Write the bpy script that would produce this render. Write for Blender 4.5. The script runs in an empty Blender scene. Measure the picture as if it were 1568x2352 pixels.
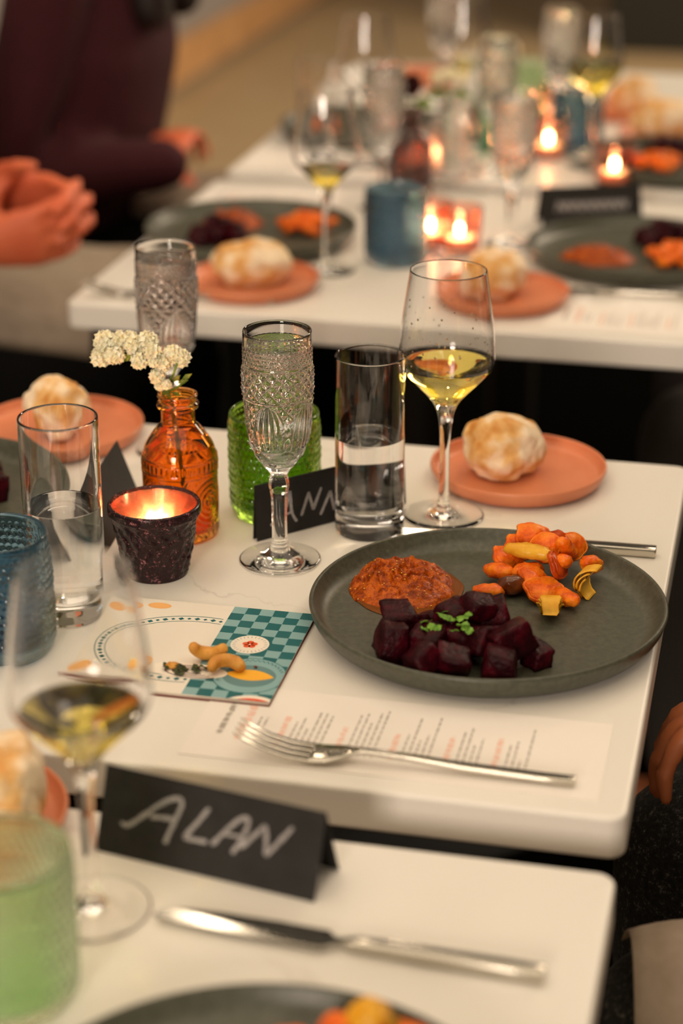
import bpy, bmesh, math, random
from mathutils import Vector, Matrix, noise
random.seed(7)
PI = math.pi
sc = bpy.context.scene
col = sc.collection

# ------------------------------------------------------------------ camera, world, light, exposure
cam_d = bpy.data.cameras.new('camera'); cam = bpy.data.objects.new('camera', cam_d); col.objects.link(cam)
sc.camera = cam
PITCH, YAW = math.radians(22.7), math.radians(12.7)
TZ = 0.75                                   # height of every table top
cam.location = (0, 0, TZ + 0.645)
cam.rotation_euler = (PI / 2 - PITCH, 0, YAW)
cam_d.sensor_fit = 'VERTICAL'; cam_d.sensor_height = 36; cam_d.sensor_width = 24; cam_d.lens = 70
cam_d.clip_start = 0.02; cam_d.clip_end = 60
cam_d.dof.use_dof = True; cam_d.dof.focus_distance = 1.49; cam_d.dof.aperture_fstop = 3.2

w = bpy.data.worlds.new('dim_warm_room'); sc.world = w; w.use_nodes = True
w.node_tree.nodes['Background'].inputs[0].default_value = (1.0, 0.80, 0.58, 1)
w.node_tree.nodes['Background'].inputs[1].default_value = 0.07

def area(name, loc, target, size, power, color, size_y=None):
    d = bpy.data.lights.new(name, 'AREA'); d.energy = power; d.color = color; d.size = size
    if size_y: d.shape = 'RECTANGLE'; d.size_y = size_y
    o = bpy.data.objects.new(name, d); col.objects.link(o); o.location = loc
    o.rotation_euler = (Vector(target) - Vector(loc)).to_track_quat('-Z', 'Y').to_euler()
    return o
def bulb(name, loc, power, color, r=0.05):
    d = bpy.data.lights.new(name, 'POINT'); d.energy = power; d.color = color; d.shadow_soft_size = r
    o = bpy.data.objects.new(name, d); col.objects.link(o); o.location = loc
    return o
WARM = (1.0, 0.80, 0.58)
area('ceiling_fill', (-0.5, 1.3, 2.95), (-0.5, 1.3, 0), 3.4, 54, WARM, 4.2)  # added soft overhead fill, standing in for ceiling bounce
area('far_floor_fill', (1.6, 6.0, 2.9), (-1.4, 6.6, 0), 1.6, 150, WARM, 2.4)  # added unseen fill that brightens the far floor
area('light_behind_camera', (-0.55, -2.6, 1.75), (-0.3, 1.2, 0.75), 0.8, 62, (1.0, 0.84, 0.70))  # low light from behind the camera, its source unseen
for i, (x, y) in enumerate([(-1.1, 0.3), (0.45, 0.9), (-1.0, 1.7), (0.35, 2.3), (-0.95, 3.1), (0.25, 3.8), (-0.4, -1.0), (-0.9, 4.8)]):
    bulb('pendant_bulb', (x, y, 2.25), 3.0, WARM, 0.04)
sc.view_settings.view_transform = 'Standard'; sc.view_settings.look = 'None'
sc.view_settings.gamma = 1; sc.view_settings.use_curve_mapping = False
sc.view_settings.exposure = 0.28
sc.cycles.use_denoising = True
sc.cycles.use_adaptive_sampling = True; sc.cycles.adaptive_threshold = 0.1
sc.cycles.max_bounces = 14; sc.cycles.transmission_bounces = 14; sc.cycles.glossy_bounces = 6
sc.cycles.diffuse_bounces = 3; sc.cycles.transparent_max_bounces = 14
sc.cycles.sample_clamp_indirect = 40; sc.cycles.blur_glossy = 0.0

# ------------------------------------------------------------------ helpers
def srgb(r, g, b):
    f = lambda c: ((c / 255) / 12.92) if c / 255 <= 0.04045 else (((c / 255) + 0.055) / 1.055) ** 2.4
    return (f(r), f(g), f(b), 1)

def tag(o, label=None, cat=None, group=None, kind=None):
    if label: o['label'] = label
    if cat: o['category'] = cat
    if group: o['group'] = group
    if kind: o['kind'] = kind
    return o
def empty(name, loc=(0, 0, 0), rz=0, label=None, cat=None, group=None):
    o = bpy.data.objects.new(name, None); col.objects.link(o); o.empty_display_size = 0.02
    o.location = loc; o.rotation_euler = (0, 0, rz)
    return tag(o, label, cat, group)
def mesh(name, verts, faces, smooth=True, mats=None):
    me = bpy.data.meshes.new(name); me.from_pydata([tuple(v) for v in verts], [], faces); me.update()
    if smooth: me.polygons.foreach_set('use_smooth', [True] * len(me.polygons))
    return me
def link(name, me, mat=None, parent=None, loc=(0, 0, 0), rot=(0, 0, 0), scale=(1, 1, 1)):
    o = bpy.data.objects.new(name, me); col.objects.link(o)
    if mat is not None and len(me.materials) == 0: me.materials.append(mat)
    o.parent = parent; o.location = loc; o.rotation_euler = rot; o.scale = scale
    return o
def copy_tree(o, parent=None):
    c = o.copy(); col.objects.link(c); c.parent = parent
    for ch in o.children: copy_tree(ch, c)
    return c
def from_bm(name, bm, smooth=True):
    me = bpy.data.meshes.new(name); bm.normal_update(); bm.to_mesh(me); bm.free()
    if smooth: me.polygons.foreach_set('use_smooth', [True] * len(me.polygons))
    return me
def lathe(name, prof, segs=64, closed=True, disp=None):
    """prof: list of (r, z). closed: profile loop from axis to axis. disp(theta, r, z, i) -> new r"""
    verts, rows = [], []
    P2, idx = [], []                                  # support loops keep the smooth shading tight at the corners
    for i, (r, z) in enumerate(prof):
        P2.append((r, z)); idx.append(i)
        if i + 1 < len(prof):
            r2, z2 = prof[i + 1]; L = math.hypot(r2 - r, z2 - z)
            if L > 0.0025:
                for f in (0.0004 / L, 1 - 0.0004 / L): P2.append((r + (r2 - r) * f, z + (z2 - z) * f)); idx.append(i if f < 0.5 else i + 1)
    prof = P2
    for j, (r, z) in enumerate(prof):
        i = idx[j]
        if r < 1e-7:
            verts.append((0, 0, z)); rows.append([len(verts) - 1] * segs)
        else:
            row = []
            for k in range(segs):
                t = 2 * PI * k / segs
                rr = disp(t, r, z, i) if disp else r
                verts.append((rr * math.cos(t), rr * math.sin(t), z)); row.append(len(verts) - 1)
            rows.append(row)
    faces = []
    n = len(rows)
    pairs = [(i, i + 1) for i in range(n - 1)]
    if closed == 'loop': pairs.append((n - 1, 0))
    for a, b in pairs:
        A, B = rows[a], rows[b]
        for k in range(segs):
            k2 = (k + 1) % segs
            f = [A[k], A[k2], B[k2], B[k]]
            g = []
            for q in f:
                if q not in g: g.append(q)
            if len(g) > 2: faces.append(g)
    return mesh(name, verts, faces)
def rounded(prof, n=4, rad=0.001):
    return prof
def densify(prof, step):
    out = [prof[0]]
    for a, b in zip(prof, prof[1:]):
        L = math.hypot(b[0] - a[0], b[1] - a[1]); k = max(1, int(L / step))
        for j in range(1, k + 1): out.append((a[0] + (b[0] - a[0]) * j / k, a[1] + (b[1] - a[1]) * j / k))
    return out
def spline(pts, n=8):
    """Catmull-Rom through 2D or 3D points"""
    P = [Vector(p) for p in pts]; out = []
    for i in range(len(P) - 1):
        p0, p1, p2, p3 = P[max(i - 1, 0)], P[i], P[i + 1], P[min(i + 2, len(P) - 1)]
        for k in range(n):
            t = k / n
            out.append(0.5 * ((2 * p1) + (p2 - p0) * t + (2 * p0 - 5 * p1 + 4 * p2 - p3) * t * t + (3 * p1 - p0 - 3 * p2 + p3) * t ** 3))
    out.append(P[-1]); return out
def tube_geo(points, radii, segs=10, V=None, F=None, squash=1.0):
    V = [] if V is None else V; F = [] if F is None else F
    P = [Vector(p) for p in points]; base = len(V); n = len(P)
    up = Vector((0, 0, 1)); rows = []; a = None
    for i in range(n):
        d = (P[min(i + 1, n - 1)] - P[max(i - 1, 0)]).normalized()
        if a is None:
            a = d.cross(up)
            if a.length < 1e-2: a = d.cross(Vector((0, 1, 0)))
        else: a = a - d * a.dot(d)
        a.normalize(); b = a.cross(d).normalized()
        r = radii[i] if isinstance(radii, (list, tuple)) else radii
        row = []
        for k in range(segs):
            t = 2 * PI * k / segs
            V.append(P[i] + a * (r * math.cos(t)) + b * (r * squash * math.sin(t))); row.append(len(V) - 1)
        rows.append(row)
    for A, B in zip(rows, rows[1:]):
        for k in range(segs): F.append([A[k], A[(k + 1) % segs], B[(k + 1) % segs], B[k]])
    F.append(rows[0][::-1]); F.append(rows[-1][:])
    return V, F
def ribbon(name, polylines, width, thick=0.00015):
    """flat strokes in the XY plane (z up), each polyline widened: chalk lettering"""
    V, F = [], []
    for pl in polylines:
        P = [Vector((p[0], p[1])) for p in pl]
        if len(P) > 2: P = [Vector(q) for q in spline(P, 5)]
        n = len(P); b = len(V)
        for i in range(n):
            d = (P[min(i + 1, n - 1)] - P[max(i - 1, 0)]).normalized(); nn = Vector((-d.y, d.x))
            ww = width * (0.85 + 0.3 * noise.noise(Vector((P[i].x * 300, P[i].y * 300, 0)))) / 2
            if i in (0, n - 1): ww *= 0.7
            for s in (1, -1):
                q = P[i] + nn * ww * s; V.append((q.x, q.y, thick))
        for i in range(n - 1): F.append([b + 2 * i, b + 2 * i + 1, b + 2 * i + 3, b + 2 * i + 2])
    return mesh(name, V, F, False)
def bevel_box(name, sx, sy, sz, bev=0.002, seg=2, center=(0, 0, 0), smooth=True):
    bm = bmesh.new(); bmesh.ops.create_cube(bm, size=1)
    for v in bm.verts: v.co = Vector((v.co.x * sx + center[0], v.co.y * sy + center[1], v.co.z * sz + center[2]))
    if bev: bmesh.ops.bevel(bm, geom=bm.edges[:], offset=bev, segments=seg, profile=0.5, affect='EDGES')
    return from_bm(name, bm, smooth)
def blob(name, radii, sub=4, amp=0.15, freq=1.6, seed=0, flat=None, octv=3):
    bm = bmesh.new(); bmesh.ops.create_icosphere(bm, subdivisions=sub, radius=1)
    off = Vector((seed * 7.3, seed * 3.1, seed * 1.7))
    for v in bm.verts:
        n = v.co.normalized()
        d = 1 + amp * noise.fractal(n * freq + off, 0.7, 2.1, octv)
        c = n * d
        v.co = Vector((c.x * radii[0], c.y * radii[1], c.z * radii[2]))
        if flat is not None and v.co.z < flat: v.co.z = flat + (v.co.z - flat) * 0.12
    return from_bm(name, bm)

# ------------------------------------------------------------------ materials
def mat(name, color=(0.8, 0.8, 0.8, 1), rough=0.5, metal=0.0, trans=0.0, ior=1.45, coat=0.0, spec=None, sss=0.0, sss_col=None, sheen=0.0):
    m = bpy.data.materials.new(name); m.use_nodes = True
    b = m.node_tree.nodes['Principled BSDF']
    b.inputs['Base Color'].default_value = color; b.inputs['Roughness'].default_value = rough
    b.inputs['Metallic'].default_value = metal; b.inputs['Transmission Weight'].default_value = trans
    b.inputs['IOR'].default_value = ior; b.inputs['Coat Weight'].default_value = coat
    if spec is not None: b.inputs['Specular IOR Level'].default_value = spec
    if sss: b.inputs['Subsurface Weight'].default_value = sss; b.inputs['Subsurface Scale'].default_value = 0.01
    if sheen: b.inputs['Sheen Weight'].default_value = sheen
    return m
def nodes(m): return m.node_tree.nodes, m.node_tree.links, m.node_tree.nodes['Principled BSDF']
def noise_color(m, stops, scale=8, detail=4, rough=0.6, coords='Object', bump=0.0, bump_scale=None, distortion=0.0, rough_range=None, bump_dist=0.002):
    N, L, b = nodes(m)
    tc = N.new('ShaderNodeTexCoord'); t = N.new('ShaderNodeTexNoise')
    t.inputs['Scale'].default_value = scale; t.inputs['Detail'].default_value = detail; t.inputs['Roughness'].default_value = rough
    t.inputs['Distortion'].default_value = distortion
    L.new(tc.outputs[coords], t.inputs['Vector'])
    r = N.new('ShaderNodeValToRGB'); L.new(t.outputs['Fac'], r.inputs['Fac'])
    while len(r.color_ramp.elements) < len(stops): r.color_ramp.elements.new(0.5)
    for e, (p, c) in zip(r.color_ramp.elements, stops): e.position = p; e.color = c
    L.new(r.outputs['Color'], b.inputs['Base Color'])
    if bump:
        t2 = N.new('ShaderNodeTexNoise'); t2.inputs['Scale'].default_value = bump_scale or scale * 3; t2.inputs['Detail'].default_value = 5
        L.new(tc.outputs[coords], t2.inputs['Vector'])
        bp = N.new('ShaderNodeBump'); bp.inputs['Strength'].default_value = bump; bp.inputs['Distance'].default_value = bump_dist
        L.new(t2.outputs['Fac'], bp.inputs['Height']); L.new(bp.outputs['Normal'], b.inputs['Normal'])
    if rough_range:
        mr = N.new('ShaderNodeMapRange'); mr.inputs['To Min'].default_value = rough_range[0]; mr.inputs['To Max'].default_value = rough_range[1]
        L.new(t.outputs['Fac'], mr.inputs['Value']); L.new(mr.outputs['Result'], b.inputs['Roughness'])
    return m

# quartz table top: cream white with a few thin grey-brown veins
M_top = mat('cream_quartz', rough=0.33)
def _quartz():
    N, L, b = nodes(M_top)
    tc = N.new('ShaderNodeTexCoord')
    n1 = N.new('ShaderNodeTexNoise'); n1.inputs['Scale'].default_value = 3.2; n1.inputs['Detail'].default_value = 7; n1.inputs['Roughness'].default_value = 0.55; n1.inputs['Distortion'].default_value = 0.6
    L.new(tc.outputs['Object'], n1.inputs['Vector'])
    s = N.new('ShaderNodeMath'); s.operation = 'SUBTRACT'; s.inputs[1].default_value = 0.5; L.new(n1.outputs['Fac'], s.inputs[0])
    a = N.new('ShaderNodeMath'); a.operation = 'ABSOLUTE'; L.new(s.outputs[0], a.inputs[0])
    r = N.new('ShaderNodeValToRGB'); r.color_ramp.elements[0].position = 0.0; r.color_ramp.elements[0].color = (1, 1, 1, 1)
    r.color_ramp.elements[1].position = 0.006; r.color_ramp.elements[1].color = (0, 0, 0, 1)
    L.new(a.outputs[0], r.inputs['Fac'])
    n2 = N.new('ShaderNodeTexNoise'); n2.inputs['Scale'].default_value = 5; L.new(tc.outputs['Object'], n2.inputs['Vector'])
    r2 = N.new('ShaderNodeValToRGB'); r2.color_ramp.elements[0].position = 0.52; r2.color_ramp.elements[0].color = (0, 0, 0, 1)
    r2.color_ramp.elements[1].position = 0.72; r2.color_ramp.elements[1].color = (0.55, 0.55, 0.55, 1)
    L.new(n2.outputs['Fac'], r2.inputs['Fac'])
    mu = N.new('ShaderNodeMath'); mu.operation = 'MULTIPLY'; L.new(r.outputs['Color'], mu.inputs[0]); L.new(r2.outputs['Color'], mu.inputs[1])
    mx = N.new('ShaderNodeMix'); mx.data_type = 'RGBA'
    mx.inputs[6].default_value = (0.80, 0.765, 0.70, 1); mx.inputs[7].default_value = (0.42, 0.36, 0.30, 1)
    L.new(mu.outputs[0], mx.inputs[0]); L.new(mx.outputs[2], b.inputs['Base Color'])
_quartz()
M_black = mat('black_steel', (0.012, 0.012, 0.012, 1), 0.5)
M_plate = noise_color(mat('charcoal_stoneware', rough=0.38), [(0.35, (0.058, 0.059, 0.041, 1)), (0.65, (0.084, 0.086, 0.060, 1))], 220, 2, bump=0.04, bump_scale=400, bump_dist=0.0005)
M_pink = noise_color(mat('terracotta_pink_glaze', rough=0.36), [(0.3, (0.62, 0.205, 0.095, 1)), (0.7, (0.68, 0.24, 0.115, 1))], 30, 3)
M_glass = mat('clear_glass', (1, 1, 1, 1), 0.0, trans=1, ior=1.47)
M_cut = mat('cut_crystal', (1, 1, 0.99, 1), 0.0, trans=1, ior=1.52)
M_water = mat('water', (1, 1, 1, 1), 0.0, trans=1, ior=1.33)
M_wine = mat('white_wine', (0.97, 0.83, 0.22, 1), 0.0, trans=1, ior=1.34)
M_orange_glass = mat('orange_glass', (1.0, 0.42, 0.05, 1), 0.03, trans=1, ior=1.45)
M_green_glass = mat('green_glass', (0.30, 0.52, 0.06, 1), 0.06, trans=1, ior=1.45)
M_mint_glass = mat('pale_green_glass', (0.70, 0.85, 0.62, 1), 0.25, trans=1, ior=1.45)
M_blue_glass = mat('slate_blue_glass', (0.20, 0.36, 0.48, 1), 0.10, trans=1, ior=1.45)
M_plum_glass = mat('plum_grey_glass', (0.30, 0.20, 0.20, 1), 0.15, trans=1, ior=1.45)
M_pink_glass = mat('pink_glass', (0.95, 0.55, 0.45, 1), 0.06, trans=1, ior=1.45)
M_teal_glass = mat('sea_green_glass', (0.35, 0.66, 0.52, 1), 0.1, trans=1, ior=1.45)
M_steel = mat('brushed_cutlery_steel', (0.56, 0.53, 0.46, 1), 0.14, metal=1)
M_card = noise_color(mat('chalkboard_card', rough=0.6, spec=0.3), [(0.3, (0.012, 0.011, 0.010, 1)), (0.7, (0.020, 0.018, 0.016, 1))], 60, 5)
M_chalk = noise_color(mat('chalk', rough=0.95), [(0.35, (0.16, 0.15, 0.15, 1)), (0.6, (0.42, 0.39, 0.38, 1))], 900, 3)
M_paper = mat('menu_paper', (0.84, 0.79, 0.73, 1), 0.8)
M_ink = mat('grey_ink', (0.36, 0.32, 0.27, 1), 0.9)
M_ink_pink = mat('coral_ink', (0.84, 0.52, 0.42, 1), 0.9)
M_wax = mat('candle_wax', (0.85, 0.75, 0.58, 1), 0.5, sss=0.3)
M_flame = bpy.data.materials.new('candle_flame'); M_flame.use_nodes = True
_n = M_flame.node_tree.nodes; _n.clear()
_e = _n.new('ShaderNodeEmission'); _e.inputs[0].default_value = (1, 0.68, 0.36, 1); _e.inputs[1].default_value = 180
_o = _n.new('ShaderNodeOutputMaterial'); M_flame.node_tree.links.new(_e.outputs[0], _o.inputs[0])
M_merc_out = noise_color(mat('mercury_glass_outside', rough=0.25, spec=0.3), [(0.0, (0.012, 0.006, 0.006, 1)), (0.56, (0.022, 0.009, 0.010, 1)), (0.62, (0.22, 0.07, 0.08, 1)), (0.70, (0.85, 0.42, 0.38, 1))], 230, 6, 0.85)
M_merc_in = noise_color(mat('mercury_glass_inside', rough=0.22, metal=1), [(0.30, (0.05, 0.015, 0.01, 1)), (0.40, (0.85, 0.42, 0.30, 1)), (0.7, (0.95, 0.55, 0.40, 1))], 150, 4, 0.7)
M_bread = noise_color(mat('floury_crust', rough=0.8), [(0.36, srgb(206, 138, 62)), (0.46, srgb(228, 182, 118)), (0.55, srgb(242, 220, 188))], 26, 6, 0.55, bump=0.5, bump_scale=70)
M_carrot = noise_color(mat('roast_carrot', rough=0.32, coat=0.0, sss=0.1, spec=0.28), [(0.30, srgb(176, 62, 8)), (0.45, srgb(228, 100, 14)), (0.7, srgb(250, 150, 36))], 75, 5, bump=0.6, bump_scale=210)
M_carrot_red = noise_color(mat('red_carrot', rough=0.3, coat=0.0, spec=0.28), [(0.3, srgb(166, 52, 10)), (0.7, srgb(214, 88, 20))], 60, 4, bump=0.25)
M_yellow = noise_color(mat('yellow_carrot', rough=0.3, coat=0.0, spec=0.28), [(0.3, srgb(212, 142, 22)), (0.7, srgb(236, 186, 60))], 60, 4, bump=0.25)
M_onion = noise_color(mat('charred_onion', rough=0.2, coat=0.5), [(0.3, srgb(70, 28, 8)), (0.7, srgb(130, 66, 22))], 50, 4)
M_beet = noise_color(mat('beetroot', rough=0.34, coat=0.0, spec=0.14), [(0.3, srgb(24, 3, 6)), (0.5, srgb(46, 5, 13)), (0.75, srgb(84, 10, 26))], 70, 5, bump=0.8, bump_scale=240)
M_herb = noise_color(mat('parsley_leaf', rough=0.5), [(0.3, srgb(60, 110, 20)), (0.7, srgb(120, 165, 50))], 300, 2)
M_relish = noise_color(mat('tomato_relish', rough=0.2, spec=0.22), [(0.28, srgb(70, 24, 2)), (0.45, srgb(146, 58, 4)), (0.60, srgb(198, 96, 12)), (0.72, srgb(140, 34, 5))], 150, 6, 0.7, bump=0.7, bump_scale=420, bump_dist=0.0015)
M_seed = mat('tomato_seed', srgb(236, 176, 60), 0.35)
M_oil = mat('relish_oil', (0.17, 0.05, 0.006, 1), 0.3, spec=0.12)
M_cashew = noise_color(mat('roast_cashew', rough=0.5), [(0.3, srgb(196, 122, 34)), (0.7, srgb(232, 172, 78))], 90, 4, bump=0.3)
M_petal = noise_color(mat('statice_petal', rough=0.7, sss=0.2), [(0.3, srgb(250, 236, 196)), (0.7, srgb(255, 248, 226))], 120, 2)
M_stem = noise_color(mat('flower_stem', rough=0.6), [(0.3, srgb(70, 96, 26)), (0.7, srgb(120, 146, 50))], 90, 2)
M_burgundy = mat('burgundy_petal', srgb(64, 10, 14), 0.7)
M_skin = noise_color(mat('skin', rough=0.5, sss=0.12), [(0.3, srgb(214, 100, 66)), (0.7, srgb(228, 126, 84))], 10, 3)
M_skin_dark = noise_color(mat('skin_tan', rough=0.5, sss=0.1), [(0.3, srgb(150, 84, 48)), (0.7, srgb(172, 100, 60))], 10, 3)
M_maroon = noise_color(mat('maroon_knit', rough=0.9), [(0.3, srgb(46, 6, 15)), (0.7, srgb(66, 9, 22))], 160, 3, bump=0.2)
M_blackcloth = mat('black_cloth', (0.003, 0.003, 0.003, 1), 0.95, spec=0.05)
M_greycloth = mat('grey_trouser_cloth', (0.05, 0.044, 0.04, 1), 0.95)
M_tweed = noise_color(mat('dark_tweed', rough=1.0), [(0.42, (0.006, 0.006, 0.005, 1)), (0.56, (0.018, 0.018, 0.015, 1)), (0.66, (0.16, 0.15, 0.13, 1))], 200, 6, 0.85, bump=0.6, bump_scale=350)
M_hair = mat('dark_hair', (0.012, 0.005, 0.004, 1), 0.5)
M_napkin = noise_color(mat('grey_linen', rough=0.95), [(0.3, srgb(150, 134, 116)), (0.7, srgb(168, 152, 134))], 40, 3)
M_floor = noise_color(mat('greige_floor', rough=0.55), [(0.3, srgb(166, 143, 108)), (0.7, srgb(176, 153, 118))], 3, 4)
M_wall = noise_color(mat('grey_wall', rough=0.9), [(0.3, srgb(140, 134, 130)), (0.7, srgb(148, 142, 138))], 2, 3)
M_woodtrim = noise_color(mat('oak_trim', rough=0.5), [(0.3, srgb(176, 130, 84)), (0.7, srgb(206, 160, 110))], 6, 5)
M_darkwall = mat('charcoal_counter', (0.016, 0.014, 0.009, 1), 0.7)
M_floor_shade = noise_color(mat('black_floor_shade', rough=1.0, spec=0.0), [(0.3, (0.0015, 0.0015, 0.0012, 1)), (0.7, (0.003, 0.003, 0.0025, 1))], 80, 3)  # near-black tone is the shade on the floor below the tables
M_chair = mat('black_chair_paint', (0.005, 0.005, 0.004, 1), 0.6, spec=0.2)

# ------------------------------------------------------------------ the room
def box_obj(name, lo, hi, m, parent=None, bev=0.0):
    s = [hi[i] - lo[i] for i in range(3)]; c = [(hi[i] + lo[i]) / 2 for i in range(3)]
    me = bevel_box(name, s[0], s[1], s[2], bev, 2, smooth=False)
    return link(name, me, m, parent, c)
tag(box_obj('floor', (-2.3, -3.2, -0.1), (3.5, 10.5, 0), M_floor), 'greige smooth floor of the room', None, kind='structure')
tag(box_obj('wall_left', (-2.3, -3.2, 0), (-2.2, 10.5, 3.0), M_wall), 'grey painted wall beyond the seated guests', None, kind='structure')
tag(box_obj('wall_back', (-2.2, 10.4, 0), (3.5, 10.5, 3.0), M_wall), 'far grey wall of the dining room', None, kind='structure')
tag(box_obj('baseboard_left', (-2.2, -3.2, 0.035), (-2.165, 10.4, 0.19), M_woodtrim, bev=0.004), 'pale oak baseboard along the grey wall', None, kind='structure')

# ------------------------------------------------------------------ tables
TX0, TX1 = -0.775, -0.061
def slab(name, sx, sy, th, rad=0.012, bev=0.003):
    bm = bmesh.new(); vs = []
    for cx, cy, a0 in ((sx / 2 - rad, sy / 2 - rad, 0), (-sx / 2 + rad, sy / 2 - rad, 90), (-sx / 2 + rad, -sy / 2 + rad, 180), (sx / 2 - rad, -sy / 2 + rad, 270)):
        for k in range(7):
            a = math.radians(a0 + 15 * k); vs.append(bm.verts.new((cx + rad * math.cos(a), cy + rad * math.sin(a), -th)))
    f = bm.faces.new(vs)
    r = bmesh.ops.extrude_face_region(bm, geom=[f])
    for e in r['geom']:
        if isinstance(e, bmesh.types.BMVert): e.co.z = 0
    bmesh.ops.recalc_face_normals(bm, faces=bm.faces[:])
    ed = [e for e in bm.edges if abs(e.verts[0].co.z - e.verts[1].co.z) < 1e-6]
    bmesh.ops.bevel(bm, geom=ed, offset=bev, segments=3, profile=0.5, affect='EDGES')
    me = from_bm(name, bm, False)
    return me
def table(y0, y1, label):
    cy = (y0 + y1) / 2; cx = (TX0 + TX1) / 2
    t = empty('restaurant_table', (cx, cy, 0), 0, label, 'table', 'white quartz tables in a row')
    link('table_top', slab('table_top', TX1 - TX0, y1 - y0, 0.03), M_top, t, (0, 0, TZ))
    link('column', lathe('column', [(0, 0.02), (0.04, 0.02), (0.04, 0.715), (0.10, 0.718), (0.10, 0.72), (0, 0.72)], 24), M_black, t)
    link('base_plate', lathe('base_plate', [(0, 0), (0.22, 0), (0.22, 0.012), (0.05, 0.025), (0, 0.025)], 40), M_black, t)
    return t
table(0.41, 1.005, 'white quartz table closest to the camera, under the ALAN card')
table(1.065, 1.675, 'white quartz table holding the orange bottle and the open menu sheet')
table(2.030, 2.640, 'white quartz table behind the aisle with the blue tumbler')
table(2.690, 3.600, 'farthest white quartz table crowded with out-of-focus glasses')
tag(box_obj('floor_shade_sheet', (-1.5, 0.2, 0.0005), (1.3, 5.2, 0.006), M_floor_shade), 'black sheet added as the shade under the row of tables', 'shade sheet')  # added sheet, blackened to stand in for deep shade on the floor
tag(box_obj('bar_counter', (-0.75, 8.2, 0), (3.0, 8.8, 1.15), M_darkwall, bev=0.01), 'dark bar counter at the far right end of the room', 'counter')

# ------------------------------------------------------------------ crockery
_cache = {}
def cached(key, fn):
    if key not in _cache: _cache[key] = fn()
    return _cache[key]
def dinner_plate(x, y, label):
    pr = [(0, 0.004), (0.105, 0.004), (0.108, 0.0), (0.114, 0.0), (0.122, 0.0045), (0.1285, 0.012), (0.1312, 0.0195), (0.1312, 0.0215), (0.1300, 0.0228), (0.1284, 0.0222), (0.1268, 0.0195), (0.1225, 0.0128), (0.1165, 0.0088), (0.108, 0.0075), (0, 0.0070)]
    me = cached('dplate', lambda: lathe('dinner_plate', pr[:1] + [tuple(p) for p in spline(pr[1:-1], 4)] + pr[-1:], 128))
    o = link('dinner_plate', me, M_plate, None, (x, y, TZ))
    return tag(o, label, 'plate', 'charcoal dinner plates')
def bread_plate(x, y, label):
    pr = [(0, 0.003), (0.060, 0.003), (0.062, 0.0), (0.066, 0.0), (0.0725, 0.004), (0.0762, 0.011), (0.0766, 0.0145), (0.0756, 0.0158), (0.0742, 0.0148), (0.0728, 0.0110), (0.0695, 0.0068), (0.064, 0.0056), (0, 0.0055)]
    me = cached('bplate', lambda: lathe('bread_plate', pr[:1] + [tuple(p) for p in spline(pr[1:-1], 4)] + pr[-1:], 96))
    return tag(link('bread_plate', me, M_pink, None, (x, y, TZ)), label, 'plate', 'terracotta pink bread plates')
def bread(x, y, seed, label, radii=(0.036, 0.033, 0.030), rz=0, z=0.0058, tilt=0):
    me = blob('bread_roll', radii, 5, 0.17, 1.05, seed, flat=-radii[2] * 0.72, octv=3)
    # crease across the top, as a torn rustic roll has
    for v in me.vertices:
        c = v.co; k = math.exp(-((c.x * 0.8 + c.y * 0.5 + 0.004 * math.sin(c.y * 90)) / 0.006) ** 2)
        if c.z > 0: c.z -= 0.006 * k * c.z / radii[2]
    zmin = min(v.co.z for v in me.vertices)
    o = link('bread_roll', me, M_bread, None, (x, y, TZ + z - zmin), (0, 0, rz))
    return tag(o, label, 'bread', 'bread rolls on pink plates')

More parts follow.
